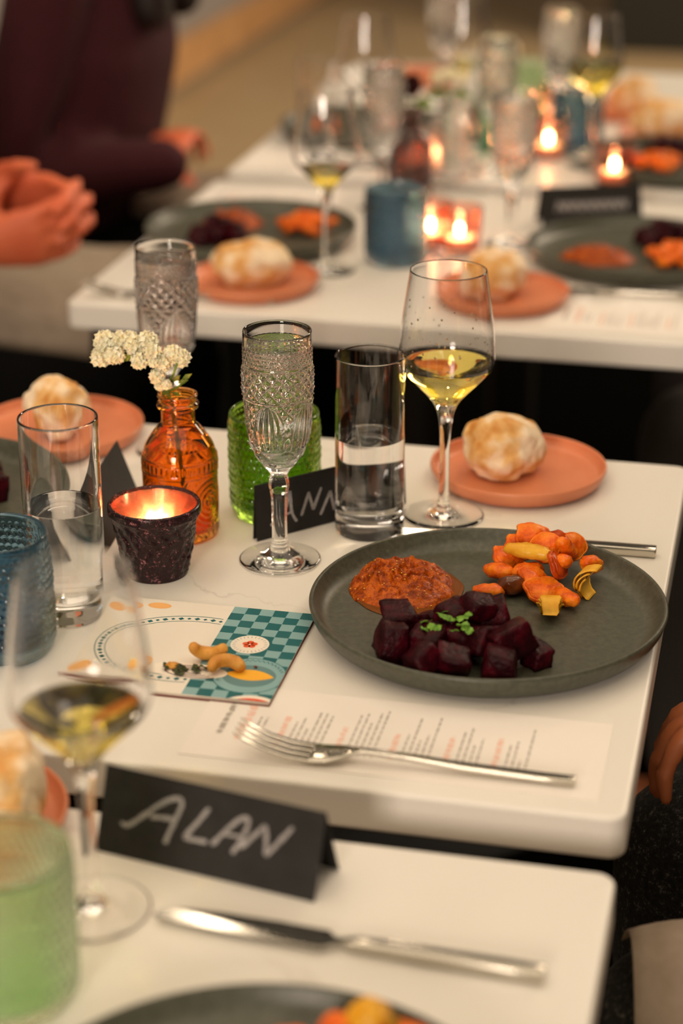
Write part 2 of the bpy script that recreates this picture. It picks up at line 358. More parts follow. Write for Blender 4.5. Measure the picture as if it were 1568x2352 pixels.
# ------------------------------------------------------------------ glassware
def liquid_profile(inner, level, eps=0.00025):
    """inner: (r,z) from the axis upward along the glass inside. returns closed liquid profile up to level"""
    out = [(0, inner[0][1] - eps)]
    prev = inner[0]
    for r, z in inner[1:]:
        if z > level:
            f = (level - prev[1]) / (z - prev[1]); rr = prev[0] + (r - prev[0]) * f
            out.append((rr + eps, level)); break
        out.append((r + eps, z - (eps if r < 0.012 else 0))); prev = (r, z)
    rr = out[-1][0]
    out.append((rr - 0.0012, level - 0.0004)); out.append((rr * 0.5, level - 0.0006)); out.append((0, level - 0.0006))
    return out
def wine_glass(x, y, label, wine=True, rz=0, level=0.1335, drops=False):
    def prof():
        outer = spline([(0.0336, 0.0012), (0.030, 0.0022), (0.018, 0.0035), (0.0085, 0.0065), (0.0050, 0.013), (0.0042, 0.030), (0.0042, 0.065), (0.0058, 0.086), (0.0095, 0.098), (0.0165, 0.1075), (0.0265, 0.1180), (0.0352, 0.1275), (0.0388, 0.1345), (0.0392, 0.1430), (0.0380, 0.160), (0.0350, 0.183), (0.0312, 0.2085), (0.0307, 0.2115)], 6)
        inner = spline([(0.0300, 0.2118), (0.0303, 0.209), (0.0341, 0.183), (0.0371, 0.160), (0.0383, 0.1430), (0.0379, 0.1350), (0.0342, 0.1285), (0.0255, 0.1192), (0.0155, 0.1092), (0.0075, 0.1035), (0.003, 0.1018), (0, 0.1014)], 6)
        return [(p[0], p[1]) for p in outer], [(max(p[0], 0), p[1]) for p in inner]
    o, i = prof()
    t = empty('wine_glass', (x, y, TZ + 0.0004), rz, label, 'wine glass', 'stemmed wine glasses')
    me = cached('wineglass', lambda: lathe('bowl_and_stem', [(0, 0.0), (0.0325, 0.0)] + o + i[:-1] + [(0, i[-1][1])], 80))
    link('bowl_and_stem', me, M_glass, t)
    if wine:
        inn = [(r, z) for r, z in reversed(i)]
        me2 = cached('wine%.4f' % level, lambda: lathe('white_wine', liquid_profile(inn, level), 80))
        link('white_wine', me2, M_wine, t)['label'] = 'pale golden white wine'
    if drops:
        rnd = random.Random(5); V, F = [], []
        inn = [(r, z) for r, z in i if z > level + 0.006 and z < 0.195]
        for k in range(70):
            r, z = rnd.choice(inn); a = rnd.uniform(0, 2 * PI); q = rnd.uniform(0.0004, 0.0010); z += rnd.uniform(-.002, .002)
            c = Vector(((r + 0.0001) * math.cos(a), (r + 0.0001) * math.sin(a), z)); b = len(V); n = 6
            nn = Vector((math.cos(a), math.sin(a), 0)); tt = Vector((-math.sin(a), math.cos(a), 0))
            for lat in (-.8, 0, .8):
                for m_ in range(n):
                    t_ = 2 * PI * m_ / n; V.append(c + (tt * math.cos(t_) + Vector((0, 0, 1.2)) * math.sin(t_)) * q * math.cos(lat) - nn * q * 0.8 * math.sin(lat))
            for ring_ in range(2):
                for m_ in range(n): F.append([b + ring_ * n + m_, b + ring_ * n + (m_ + 1) % n, b + ring_ * n + n + (m_ + 1) % n, b + ring_ * n + n + m_])
            F.append([b + m_ for m_ in range(n)][::-1]); F.append([b + 2 * n + m_ for m_ in range(n)])
        d = link('droplets', mesh('droplets', V, F), M_water, t); d['kind'] = 'stuff'
    return t
def tumbler(x, y, label, level=0.083, h=0.1512, R=0.0282):
    t = empty('water_glass', (x, y, TZ + 0.0004), 0, label, 'glass', 'straight water glasses')
    Ri = R - 0.0016
    inner = [(0, 0.0150), (Ri * 0.6, 0.0152), (Ri * 0.86, 0.0165), (Ri * 0.96, 0.0195), (Ri, 0.025), (Ri, h - 0.001)]
    pr = [(0, 0.001), (R * 0.75, 0.0005), (R * 0.9, 0.0), (R * 0.975, 0.0012), (R, 0.004), (R, h - 0.001), (R - 0.0003, h), (Ri + 0.0003, h)] + inner[::-1]
    link('tumbler_body', cached('tumb%.4f' % h, lambda: lathe('tumbler_body', pr, 96)), M_glass, t)
    link('water', cached('tw%.4f%.4f' % (h, level), lambda: lathe('water', liquid_profile(inner, level), 96)), M_water, t)
    return t
def tri(x): return 1 - abs((x % 1.0) * 2 - 1)         # 0..1..0
def flute_disp(t, r, z, i):
    if z < 0.082 or r < 0.012 or z > 0.1798 or 0.1660 < z < 0.1668: return r - 0.0004 * (z > 0.1)
    d = 0.0
    if 0.1668 < z < 0.1798:                          # fine hobnail band under the rim
        a = t * 38 / (2 * PI); b = (z - 0.1668) / 0.00325
        a += 0.5 * (int(b) % 2)
        d = 0.0009 * max(0, 1 - 2.0 * math.hypot((a % 1) - 0.5, (b % 1) - 0.5))
    elif 0.1632 < z <= 0.1660: d = 0.0006 * math.sin((z - 0.1632) / 0.0028 * PI)
    elif 0.1405 < z <= 0.1632:                        # diamond band
        a = t * 20 / (2 * PI); b = (z - 0.1405) / 0.0096
        d = 0.0018 * min(tri(a + b), tri(a - b)) * 1.3
    elif 0.1378 < z <= 0.1405: d = 0.0007 * math.sin((z - 0.1378) / 0.0027 * PI)
    elif z > 0.100:                                   # pointed arches with fan cuts
        u = ((t * 5 / (2 * PI)) % 1.0) * 2 - 1        # -1..1 in a cell
        s = (z - 0.100) / 0.0378
        edge = 0.86 * math.sqrt(max(0, 1 - s ** 2.2))
        q = abs(u) - edge
        if abs(q) < 0.07: d = 0.0012 * math.cos(q / 0.07 * PI / 2)
        elif q < 0:
            k = u / max(edge, 0.05)
            d = -0.0006 + 0.0010 * abs(math.sin(k * PI * 2.5))
        else:
            a = t * 20 / (2 * PI); b = (z - 0.1405) / 0.0096
            d = 0.0016 * min(tri(a + b), tri(a - b))
    else:                                             # crossing cuts at the bottom of the bowl
        a = t * 10 / (2 * PI); b = (z - 0.082) / 0.018
        d = 0.0016 * min(tri(a * 0.5 + b), tri(a * 0.5 - b)) * min(1, (z - 0.082) / 0.004)
    return r + d - 0.0004
def flute(x, y, label, rz=0, tint=None, level=0.180, mat_=None):
    t = empty('cut_glass_flute', (x, y, TZ + 0.0004), rz, label, 'glass', 'cut glass flutes')
    def mk():
        out = [(0.0320, 0.0010), (0.0318, 0.0022), (0.026, 0.0034), (0.016, 0.0060), (0.0095, 0.0095), (0.0070, 0.0130), (0.0072, 0.0150), (0.0062, 0.0175), (0.0060, 0.035), (0.0066, 0.055), (0.0082, 0.064), (0.0074, 0.0700), (0.0068, 0.0730), (0.0085, 0.0765), (0.0125, 0.0815)]
        bowl = spline([(0.0125, 0.0815), (0.0172, 0.0880), (0.0218, 0.0985), (0.0243, 0.1090), (0.0258, 0.1220), (0.0266, 0.1400), (0.0268, 0.165), (0.0268, 0.1850), (0.0268, 0.1895)], 4)
        bowl = densify([(p[0], p[1]) for p in bowl], 0.00068)
        inn = spline([(0.0262, 0.1905), (0.0252, 0.1895), (0.0248, 0.185), (0.0247, 0.165), (0.0244, 0.140), (0.0234, 0.122), (0.0216, 0.109), (0.0185, 0.0985), (0.013, 0.0890), (0.006, 0.0845), (0, 0.0838)], 4)
        inn = [(max(p[0], 0), p[1]) for p in inn]
        sm = [(p[0], p[1]) for p in spline(out, 3)]
        return [(0, 0), (0.031, 0.0)] + sm[:-1] + bowl + inn[:-1] + [(0, inn[-1][1])], inn
    pr, inn = mk()
    def body():
        nb = {}
        def disp(tt, r, z, i):
            # only the outer wall of the bowl is cut; the inside stays smooth, the stem has six facets
            if i < outer_n: 
                if 0.012 < z < 0.075 and r < 0.0095: return r * (0.94 + 0.06 * abs(math.cos(tt * 3)))
                return flute_disp(tt, r, z, i)
            return r
        outer_n = len(pr) - len(inn)
        return lathe('crystal_body', pr, 260, True, disp)
    link('crystal_body', cached('flute', body), mat_ or M_cut, t)
    link('water', cached('fw%.3f' % level, lambda: lathe('water', liquid_profile(inn[::-1], level), 80)), M_water, t)
    return t
def hobnail(x, y, label, m, rz=0, name='hobnail_tumbler'):
    R, H = 0.0370, 0.0895
    def disp(t, r, z, i):
        if r < 0.03 or z < 0.006 or z > 0.083 or i >= nout: return r
        rows = 13; b = (z - 0.006) / 0.077 * rows; k = int(b)
        n = 44
        a = t * n / (2 * PI) + 0.5 * (k % 2)
        big = 1.0 if k % 3 else 0.6
        d = max(0.0, 1 - (2.1 * math.hypot((a % 1) - 0.5, (b % 1) - 0.5)) ** 2)
        return r + 0.0013 * big * d
    out = densify([(R - 0.0012, 0.004), (R, 0.009), (R + 0.0008, 0.045), (R + 0.0006, H - 0.003)], 0.00085)
    nout = 3 + len(out)
    inn = [(R - 0.0018, H - 0.0006), (R - 0.0026, H - 0.004), (R - 0.0030, 0.012), (R - 0.006, 0.0085), (0.02, 0.0078), (0, 0.0075)]
    pr = [(0, 0.002), (R - 0.008, 0.001), (R - 0.004, 0.0)] + out + [(R - 0.0002, H - 0.0008), (R - 0.0009, H)] + inn
    me = cached('hobnail', lambda: lathe(name, pr, 308, True, disp))
    if m.name != 'x':
        key = 'hob' + m.name
        if key not in _cache:
            c = me.copy(); c.materials.clear(); c.materials.append(m); _cache[key] = c
        me = _cache[key]
    o = link(name, me, m, None, (x, y, TZ + 0.0004), (0, 0, rz))
    return tag(o, label, 'tumbler', 'hobnail glass tumblers')
def bottle_vase(x, y, label, m, rz=0, scale=1.0):
    R = 0.0300
    def disp(t, r, z, i):
        if i >= nout or z < 0.004 or z > 0.072 or r < 0.02: return r
        d = 0.0
        if 0.0595 < z < 0.0665: d = 0.0009 * max(0, math.cos(t * 40)) * math.sin((z - 0.0595) / 0.007 * PI) ** 0.5
        elif 0.067 < z < 0.0695 or 0.0560 < z < 0.0590: d = 0.0008
        elif z < 0.012: d = 0.0007 * max(0, math.cos(t * 30))
        elif z < 0.055:
            u = ((t * 4 / (2 * PI)) % 1 - 0.5) * 2 * PI * R / 4; v = z - 0.033
            rr = math.hypot(u, v * 0.9); ang = math.atan2(v, u)
            d = 0.0010 * max(0, math.sin(rr * 1500 + ang)) * (1 if rr < 0.019 else 0.4)
        return r + d
    out = spline([(R - 0.0015, 0.0015), (R, 0.004), (R, 0.03), (R + 0.0003, 0.060), (R, 0.068), (R - 0.003, 0.078), (R - 0.009, 0.0875), (0.0165, 0.093), (0.0138, 0.0965), (0.0136, 0.103), (0.0138, 0.1075), (0.0165, 0.109), (0.0168, 0.1120), (0.0150, 0.1140), (0.0150, 0.1165), (0.0162, 0.1180), (0.0160, 0.1195)], 6)
    out = densify([(p[0], p[1]) for p in out], 0.0007)
    nout = 2 + len(out)
    inn = [(0.0140, 0.1200), (0.0126, 0.119), (0.0112, 0.112), (0.0110, 0.098), (0.0135, 0.0925), (R - 0.012, 0.0855), (R - 0.0055, 0.0765), (R - 0.0028, 0.067), (R - 0.0028, 0.010), (R - 0.006, 0.0062), (0, 0.0055)]
    pr = [(0, 0.001), (R - 0.005, 0.0)] + out + inn
    me = cached('bottle' + m.name, lambda: lathe('bottle_vase', pr, 240, True, disp))
    o = link('bottle_vase', me, m, None, (x, y, TZ + 0.0004), (0, 0, rz), (scale,) * 3)
    return tag(o, label, 'vase', 'small pressed glass bottle vases')
def flame_mesh(s=1.0):
    return lathe('flame', [(0, 0), (0.0022 * s, 0.003 * s), (0.0030 * s, 0.007 * s), (0.0022 * s, 0.013 * s), (0.0008 * s, 0.019 * s), (0, 0.022 * s)], 12)
def tealight(x, y, z, label, power=0.25):
    t = empty('tealight_candle', (x, y, TZ + z), 0, label, 'candle', 'lit tealight candles')
    link('wax', cached('wax', lambda: lathe('wax', [(0, 0), (0.0185, 0), (0.019, 0.001), (0.019, 0.012), (0.0175, 0.0125), (0.010, 0.011), (0, 0.0105)], 32)), M_wax, t)
    link('wick', cached('wick', lambda: lathe('wick', [(0, 0.010), (0.0006, 0.010), (0.0006, 0.016), (0, 0.0165)], 8)), M_blackcloth, t)
    link('flame', cached('flame', flame_mesh), M_flame, t, (0, 0, 0.0135), (0, 0, 0), (1.15, 1.15, 0.72))
    b = bulb('candle_flame_light', (x, y, TZ + z + 0.024), power, (1.0, 0.55, 0.22), 0.004)
    return t
def mercury_votive(x, y, label, rz=0):
    t = empty('mercury_glass_votive', (x, y, TZ), rz, label, 'candle holder')
    R0, R1, H = 0.0255, 0.0355, 0.0585
    def disp(tt, r, z, i):
        if i >= nout or z < 0.004: return r
        if z > 0.050: return r
        k = 1 + 0 * z
        d = 0.0007 * math.sin(tt * 16 + 3.0 * math.sin(z * 160)) + 0.0008 * noise.noise(Vector((math.cos(tt) * 9, math.sin(tt) * 9, z * 260)))
        return r + d
    out = densify([(R0 - 0.001, 0.0), (R0, 0.004), (0.0285, 0.020), (0.0325, 0.045), (0.0345, 0.050), (0.0362, 0.0515), (R1 + 0.0007, 0.0570), (R1, H)], 0.001)
    nout = 1 + len(out)
    link('outer_glass', lathe('outer_glass', [(0, 0.0005)] + out + [(R1 - 0.0012, H + 0.0004), (R1 - 0.0022, H - 0.0002), (R1 - 0.0026, H - 0.0022)], 200, False, disp), M_merc_out, t)['label'] = 'dark plum speckled outer glass'
    link('inner_lining', lathe('inner_lining', [(R1 - 0.0025, H - 0.002), (0.0310, 0.045), (0.0268, 0.020), (0.0245, 0.006), (0.02, 0.0045), (0, 0.004)], 96, False, lambda tt, r, z, i: r + (0.0005 * noise.noise(Vector((math.cos(tt) * 7, math.sin(tt) * 7, z * 160)))) if r > 0.02 else r), M_merc_in, t)['label'] = 'copper mirrored inner lining'
    return t
def clear_votive(x, y, label):
    pr = [(0, 0.001), (0.022, 0.0), (0.0245, 0.003), (0.0272, 0.030), (0.0278, 0.0560), (0.0272, 0.0572), (0.0262, 0.0562), (0.0256, 0.030), (0.0225, 0.008), (0, 0.0070)]
    return tag(link('votive_glass', cached('votive', lambda: lathe('votive_glass', pr, 64)), M_pink_glass, None, (x, y, TZ + 0.0004)), label, 'candle holder', 'clear votive glasses')

# ------------------------------------------------------------------ cards, paper, cutlery
def tent_card(p0, p1, side, label, strokes=None, h=0.048, spread=0.037, name='name_card'):
    """p0->p1 is the foot of the lettered face, left to right as read"""
    a, b = Vector(p0), Vector(p1); L = (b - a).length; ang = math.atan2(b.y - a.y, b.x - a.x)
    t = empty(name, (a.x, a.y, TZ), ang, label, 'name card', 'black tent name cards')
    th = 0.0006; hs = math.hypot(spread / 2, h); tilt = math.atan2(h, spread / 2)
    # local x along the face, y = away from reader
    fme = bevel_box('front_panel', L, hs, th, 0, center=(L / 2, hs / 2, -th / 2), smooth=False)
    f = link('front_panel', fme, M_card, t, (0, 0, 0.0004), (tilt, 0, 0))
    bme = bevel_box('back_panel', L, hs, th, 0, center=(L / 2, -hs / 2, -th / 2), smooth=False)
    link('back_panel', bme, M_card, t, (0, spread, 0.0004), (-tilt, 0, 0))
    if strokes:
        pl = [[(u * L, v * hs) for u, v in s] for s in strokes]
        link('chalk_lettering', ribbon('chalk_lettering', pl, 0.0032 if L > 0.13 else 0.003), M_chalk, f)
    return t
ALAN = [[[0.1, 0.382], [0.136, 0.37], [0.193, 0.498], [0.249, 0.64], [0.314, 0.765], [0.352, 0.788], [0.367, 0.734], [0.347, 0.556], [0.32, 0.326], [0.314, 0.26]], [[0.231, 0.525], [0.289, 0.54], [0.351, 0.558]], [[0.491, 0.762], [0.444, 0.566], [0.400, 0.40], [0.395, 0.38], [0.42, 0.376], [0.501, 0.384]], [[0.523, 0.364], [0.571, 0.536], [0.624, 0.698], [0.655, 0.742], [0.672, 0.694], [0.65, 0.497], [0.617, 0.323]], [[0.566, 0.519], [0.649, 0.526]], [[0.649, 0.4], [0.705, 0.579], [0.742, 0.70], [0.747, 0.70], [0.758, 0.563], [0.765, 0.40], [0.770, 0.40], [0.813, 0.557], [0.866, 0.76]]]
ANN = [[[0.088, 0.23], [0.137, 0.281], [0.182, 0.404], [0.220, 0.715], [0.225, 0.715], [0.23, 0.373], [0.26, 0.184]], [[0.171, 0.343], [0.236, 0.384]], [[0.291, 0.263], [0.342, 0.62], [0.347, 0.62], [0.369, 0.355], [0.374, 0.355], [0.43, 0.687]], [[0.416, 0.195], [0.483, 0.545], [0.488, 0.545], [0.509, 0.262], [0.514, 0.262], [0.565, 0.637]], [[0.60, 0.20], [0.66, 0.40], [0.70, 0.66], [0.705, 0.66], [0.72, 0.36], [0.75, 0.16]], [[0.65, 0.33], [0.725, 0.36]]]
def sheet(name, x0, y0, x1, y1, label, cat, group=None, rz=0):
    cx, cy = (x0 + x1) / 2, (y0 + y1) / 2
    t = empty(name, (cx, cy, TZ), rz, label, cat, group)
    link('paper', bevel_box('paper', x1 - x0, y1 - y0, 0.0004, 0, center=(0, 0, 0.0003), smooth=False), M_paper, t)
    return t
def menu_print(t, W, D, seed=1, mirror=False):
    """rows of small printed marks; the lines run along local +y, headings in coral"""
    rnd = random.Random(seed)
    Vg, Fg, Vp, Fp = [], [], [], []
    heads = []
    def word(V, F, x, y0, y1, wdt):
        b = len(V)
        y = y0                                        # a word is a run of letter-like ticks
        while y < y1:
            l = rnd.uniform(0.0007, 0.0011) * (1.8 if V is Vp else 1); a = rnd.uniform(0.6, 1.0) * wdt
            o = rnd.uniform(0, wdt - a)
            k = len(V); yy = min(y + l, y1)
            V += [(x + o, y, 0.00055), (x + o + a, y, 0.00055), (x + o + a, yy, 0.00055), (x + o, yy, 0.00055)]
            F.append([k, k + 1, k + 2, k + 3]); y += l * 1.25
    def line(x, y0, length, wdt, pink=False):
        V, F = (Vp, Fp) if pink else (Vg, Fg)
        if pink: heads.append(len(Fp))
        y = y0
        while y < y0 + length:
            l = min(rnd.uniform(0.004, 0.009), y0 + length - y); word(V, F, x, y, y + l, wdt); y += l + 0.0014
    x = -W / 2 + 0.016; yb = -D / 2 + 0.022
    line(x, yb + 0.01, 0.045, 0.0045); x += 0.013
    line(x, yb + 0.005, 0.055, 0.0065, True); x += 0.011
    for k in range(2): line(x, yb + 0.008, 0.03, 0.0016); x += 0.0042
    x += 0.008
    for blk in range(5):
        line(x, yb, rnd.uniform(0.034, 0.046), 0.0046, True); x += 0.0085
        for k in range(rnd.choice((4, 5, 6))):
            line(x, yb, rnd.uniform(0.012, 0.062) if k % 3 == 2 else rnd.uniform(0.035, 0.066), 0.0017); x += 0.0043
            if x > W / 2 - 0.024: break
        x += 0.006
        if x > W / 2 - 0.03: break
    link('printed_lines', mesh('printed_lines', Vg, Fg, False), M_ink, t)['kind'] = 'stuff'
    for a, b in zip(heads, heads[1:] + [len(Fp)]):
        link('printed_heading', mesh('printed_heading', [Vp[q] for f in Fp[a:b] for q in f], [[4 * k, 4 * k + 1, 4 * k + 2, 4 * k + 3] for k in range(b - a)], False), M_ink_pink, t)
def bar(V, F, pts, w, th):
    """flat rectangular bar following pts (3D) with widths w (list) and thickness th (list); side vector is local y"""
    b = len(V); n = len(pts)
    for i, p in enumerate(pts):
        ww = w[i] / 2; tt = th[i] / 2
        p = Vector(p); d = (Vector(pts[min(i + 1, n - 1)]) - Vector(pts[max(i - 1, 0)])).normalized()
        up = Vector((-d.z, 0, d.x))
        if up.z < 0: up = -up
        for sy, sz in ((-1, -1), (1, -1), (1, 1), (-1, 1)): V.append(p + Vector((0, sy * ww, 0)) + up * (sz * tt))
    for i in range(n - 1):
        for k in range(4):
            F.append([b + 4 * i + k, b + 4 * i + (k + 1) % 4, b + 4 * i + 4 + (k + 1) % 4, b + 4 * i + 4 + k])
    F.append([b, b + 3, b + 2, b + 1]); e = b + 4 * (n - 1); F.append([e, e + 1, e + 2, e + 3])
def cut_bevel(me_name, V, F, bev=0.0006):
    me = mesh(me_name, V, F, False); bm = bmesh.new(); bm.from_mesh(me); bpy.data.meshes.remove(me)
    bmesh.ops.recalc_face_normals(bm, faces=bm.faces[:])
    es = [e for e in bm.edges if len(e.link_faces) == 2 and e.calc_face_angle(0) > 0.7]
    bmesh.ops.bevel(bm, geom=es, offset=bev, segments=2, profile=0.5, affect='EDGES')
    return from_bm(me_name, bm, True)
def fork(x, y, rz, label, z=0.0005):
    """handle end at the origin, tines toward local -x"""
    t = empty('dinner_fork', (x, y, TZ + z), rz, label, 'fork', 'steel forks')
    V, F = [], []
    bar(V, F, [(0, 0, 0.003), (-0.02, 0, 0.003), (-0.07, 0, 0.0045), (-0.11, 0, 0.0075), (-0.135, 0, 0.0085), (-0.144, 0, 0.0078)], [0.0085, 0.0085, 0.0075, 0.0060, 0.0058, 0.009], [0.0042, 0.0042, 0.0042, 0.0036, 0.003, 0.0022])
    link('handle', cut_bevel('handle', V, F), M_steel, t)
    V, F = [], []
    bar(V, F, [(-0.142, 0, 0.0080), (-0.150, 0, 0.0058), (-0.158, 0, 0.0038), (-0.166, 0, 0.0030), (-0.172, 0, 0.0030)], [0.008, 0.0170, 0.0225, 0.0238, 0.0240], [0.0024, 0.0020, 0.0018, 0.0018, 0.0018])
    link('shoulder', cut_bevel('shoulder', V, F, 0.0005), M_steel, t)
    for k in range(4):
        yy = (k - 1.5) * 0.0064
        V, F = [], []
        bar(V, F, [(-0.170, yy, 0.0030), (-0.185, yy, 0.0042), (-0.200, yy, 0.0080), (-0.212, yy * 1.02, 0.0130), (-0.220, yy * 1.02, 0.0178)], [0.0046, 0.0040, 0.0036, 0.0030, 0.0014], [0.0018, 0.0018, 0.0017, 0.0015, 0.0009])
        link('tine', cut_bevel('tine', V, F, 0.0004), M_steel, t)
    return t
def knife(x, y, rz, label, z=0.0005):
    t = empty('table_knife', (x, y, TZ + z), rz, label, 'knife', 'steel table knives')
    V, F = [], []
    bar(V, F, [(0, 0, 0.0040), (-0.03, 0, 0.0040), (-0.085, 0, 0.0040), (-0.105, 0, 0.0038), (-0.113, 0, 0.0036)], [0.0105, 0.0105, 0.0098, 0.0090, 0.0060], [0.0072, 0.0072, 0.0066, 0.0052, 0.0034])
    link('handle', cut_bevel('handle', V, F, 0.001), M_steel, t)
    # blade outline in the local xy plane
    up = [(-0.110, 0.0030), (-0.118, 0.0034), (-0.122, 0.0078), (-0.15, 0.0088), (-0.185, 0.0082), (-0.205, 0.0062), (-0.218, 0.0020)]
    lo = [(-0.222, -0.0040), (-0.215, -0.0066), (-0.19, -0.0080), (-0.15, -0.0086), (-0.123, -0.0086), (-0.117, -0.0040), (-0.110, -0.0030)]
    ol = up + lo; n = len(ol)
    V = [(a, b, 0.0036 + 0.0006) for a, b in ol] + [(a, b, 0.0036 - 0.0008) for a, b in ol]
    F = [list(range(n))[::-1], list(range(n, 2 * n))] + [[i, (i + 1) % n, n + (i + 1) % n, n + i] for i in range(n)]
    me = mesh('blade', V, F, False); bm = bmesh.new(); bm.from_mesh(me); bmesh.ops.recalc_face_normals(bm, faces=bm.faces[:]); me = from_bm('blade', bm, False)
    link('blade', me, mat('knife_blade_steel', (0.55, 0.53, 0.48, 1), 0.12, metal=1) if 'kb' not in _cache else _cache['kb'], t)
    return t

# ------------------------------------------------------------------ food builders
PLATE_Z = 0.0074
def carrot_round(r=0.0105, th=0.006, seed=0):
    bm = bmesh.new(); bmesh.ops.create_cone(bm, cap_ends=True, segments=20, radius1=r, radius2=r * 0.92, depth=th)
    bmesh.ops.bevel(bm, geom=[e for e in bm.edges if abs(e.verts[0].co.z - e.verts[1].co.z) < 1e-6], offset=0.0013, segments=2, affect='EDGES')
    bmesh.ops.subdivide_edges(bm, edges=bm.edges[:], cuts=1, use_grid_fill=True)
    for v in bm.verts:
        a = math.atan2(v.co.y, v.co.x); v.co.x *= 1 + 0.07 * math.sin(3 * a + seed) + 0.04 * math.sin(7 * a + 2 * seed); v.co.y *= 0.88 + 0.07 * math.sin(2 * a + seed)
        v.co.z += 0.0022 * (v.co.x / r) ** 2 + 0.0010 * noise.noise(v.co * 220 + Vector((seed, 3, 0)))
        v.co += v.co.normalized() * 0.0012 * noise.noise(v.co * 160 + Vector((seed, 0, 0)))
    return from_bm('roast_carrot', bm)
def carrot_stick(L=0.03, r=0.006, seed=0, bend=0.0):
    pts, rad = [], []
    for k in range(17):
        f = k / 16; pts.append(((f - 0.5) * L, bend * math.sin(f * PI), 0)); rad.append(r * (0.22 + 0.85 * math.sin(PI * (0.05 + 0.90 * f)) ** 0.62) if 0 < k < 16 else r * 0.22)
    V, F = tube_geo(pts, rad, 10, squash=0.8)
    V = [v + Vector((0.0014 * noise.noise(v * 190 + Vector((seed, 1, 2))), 0.0014 * noise.noise(v * 190 + Vector((seed, 5, 2))), 0.0014 * noise.noise(v * 190 + Vector((seed, 9, 2))))) for v in V]
    return mesh('roast_carrot', V, F)
def chunk(name, sx, sy, sz, seed):
    rnd = random.Random(seed); bm = bmesh.new(); bmesh.ops.create_cube(bm, size=1)
    for v in bm.verts: v.co = Vector((v.co.x * sx * rnd.uniform(.78, 1.1), v.co.y * sy * rnd.uniform(.78, 1.1), v.co.z * sz * rnd.uniform(.78, 1.1)))
    sh1, sh2, tp = rnd.uniform(-.35, .35), rnd.uniform(-.35, .35), rnd.uniform(.6, 1.0)
    for v in bm.verts:
        v.co.x += v.co.z * sh1; v.co.y += v.co.z * sh2
        if v.co.z > 0: v.co.x *= tp; v.co.y *= tp + .1
    bmesh.ops.subdivide_edges(bm, edges=bm.edges[:], cuts=5, use_grid_fill=True)
    for v in bm.verts:
        n = v.co.normalized(); v.co = v.co * 0.86 + n * (sx * 0.5) * 0.17
        v.co += n * (0.0026 * noise.noise(v.co * 60 + Vector((seed, 0, 3))) + 0.0009 * noise.noise(v.co * 260 + Vector((seed, 0, 3))))
    return from_bm(name, bm)
def petal_wedge(sx, sy, sz, seed):
    """onion petals: three nested curved shells"""
    V, F = [], []
    for s in range(3):
        n, m = 12, 7; b = len(V); R = sx * (0.55 + 0.14 * s); ph = s * 0.35 - 0.3; wy = 1 - 0.12 * s
        for off in (0, 0.0012):
            for i in range(n + 1):
                for j in range(m + 1):
                    a = (i / n - 0.5) * 1.9 + ph; hgt = (j / m - 0.5) * sy * wy * (1 - 0.35 * abs(a - ph)) * (1 + 0.25 * noise.noise(Vector((i * .6, j * .3, seed + s))))
                    V.append(((R + off) * math.cos(a) - sx * 0.6, hgt, (R + off) * math.sin(a) * sz / sx + 0.0008 * noise.noise(Vector((a * 3 + seed, j, s)))))
        st = (n + 1) * (m + 1)
        for i in range(n):
            for j in range(m):
                q = [b + i * (m + 1) + j, b + (i + 1) * (m + 1) + j, b + (i + 1) * (m + 1) + j + 1, b + i * (m + 1) + j + 1]
                F.append(q); F.append([k + st for k in q][::-1])
        for i in range(n):
            for j in (0, m):
                q = b + i * (m + 1) + j; r = b + (i + 1) * (m + 1) + j; F.append([q, r, r + st, q + st])
        for j in range(m):
            for i in (0, n):
                q = b + i * (m + 1) + j; F.append([q, q + 1, q + 1 + st, q + st])
    return mesh('onion_wedge', V, F)
def rest_on(o, floor_z):
    """drop an object so that its lowest vertex sits at floor_z"""
    R = o.rotation_euler.to_matrix(); s = o.scale[0]
    lo = min((R @ (v.co * s)).z for v in o.data.vertices)
    o.location.z = floor_z - lo
def leaf_mesh(seed, s=0.006):
    rnd = random.Random(seed); V, F = [], []
    for lob in range(3):
        a0 = (lob - 1) * 0.95 + rnd.uniform(-.2, .2); n = 6; b = len(V)
        L = s * rnd.uniform(0.8, 1.1); W = L * 0.36
        for i in range(n + 1):
            f = i / n; w_ = W * math.sin(f * PI) ** 0.7 * (1 + 0.35 * (i % 2)); x = f * L
            for sg in (-1, 0, 1):
                y = sg * w_; z = 0.0012 * math.sin(f * 3) + 0.0006 * abs(sg)
                V.append((x * math.cos(a0) - y * math.sin(a0), x * math.sin(a0) + y * math.cos(a0), z))
        for i in range(n):
            for k in range(2):
                q = b + 3 * i + k; F.append([q, q + 1, q + 4, q + 3])
    me = mesh('parsley_leaf', V, F)
    bm = bmesh.new(); bm.from_mesh(me)
    r = bmesh.ops.solidify(bm, geom=bm.faces[:], thickness=0.00025)
    return from_bm('parsley_leaf', bm)
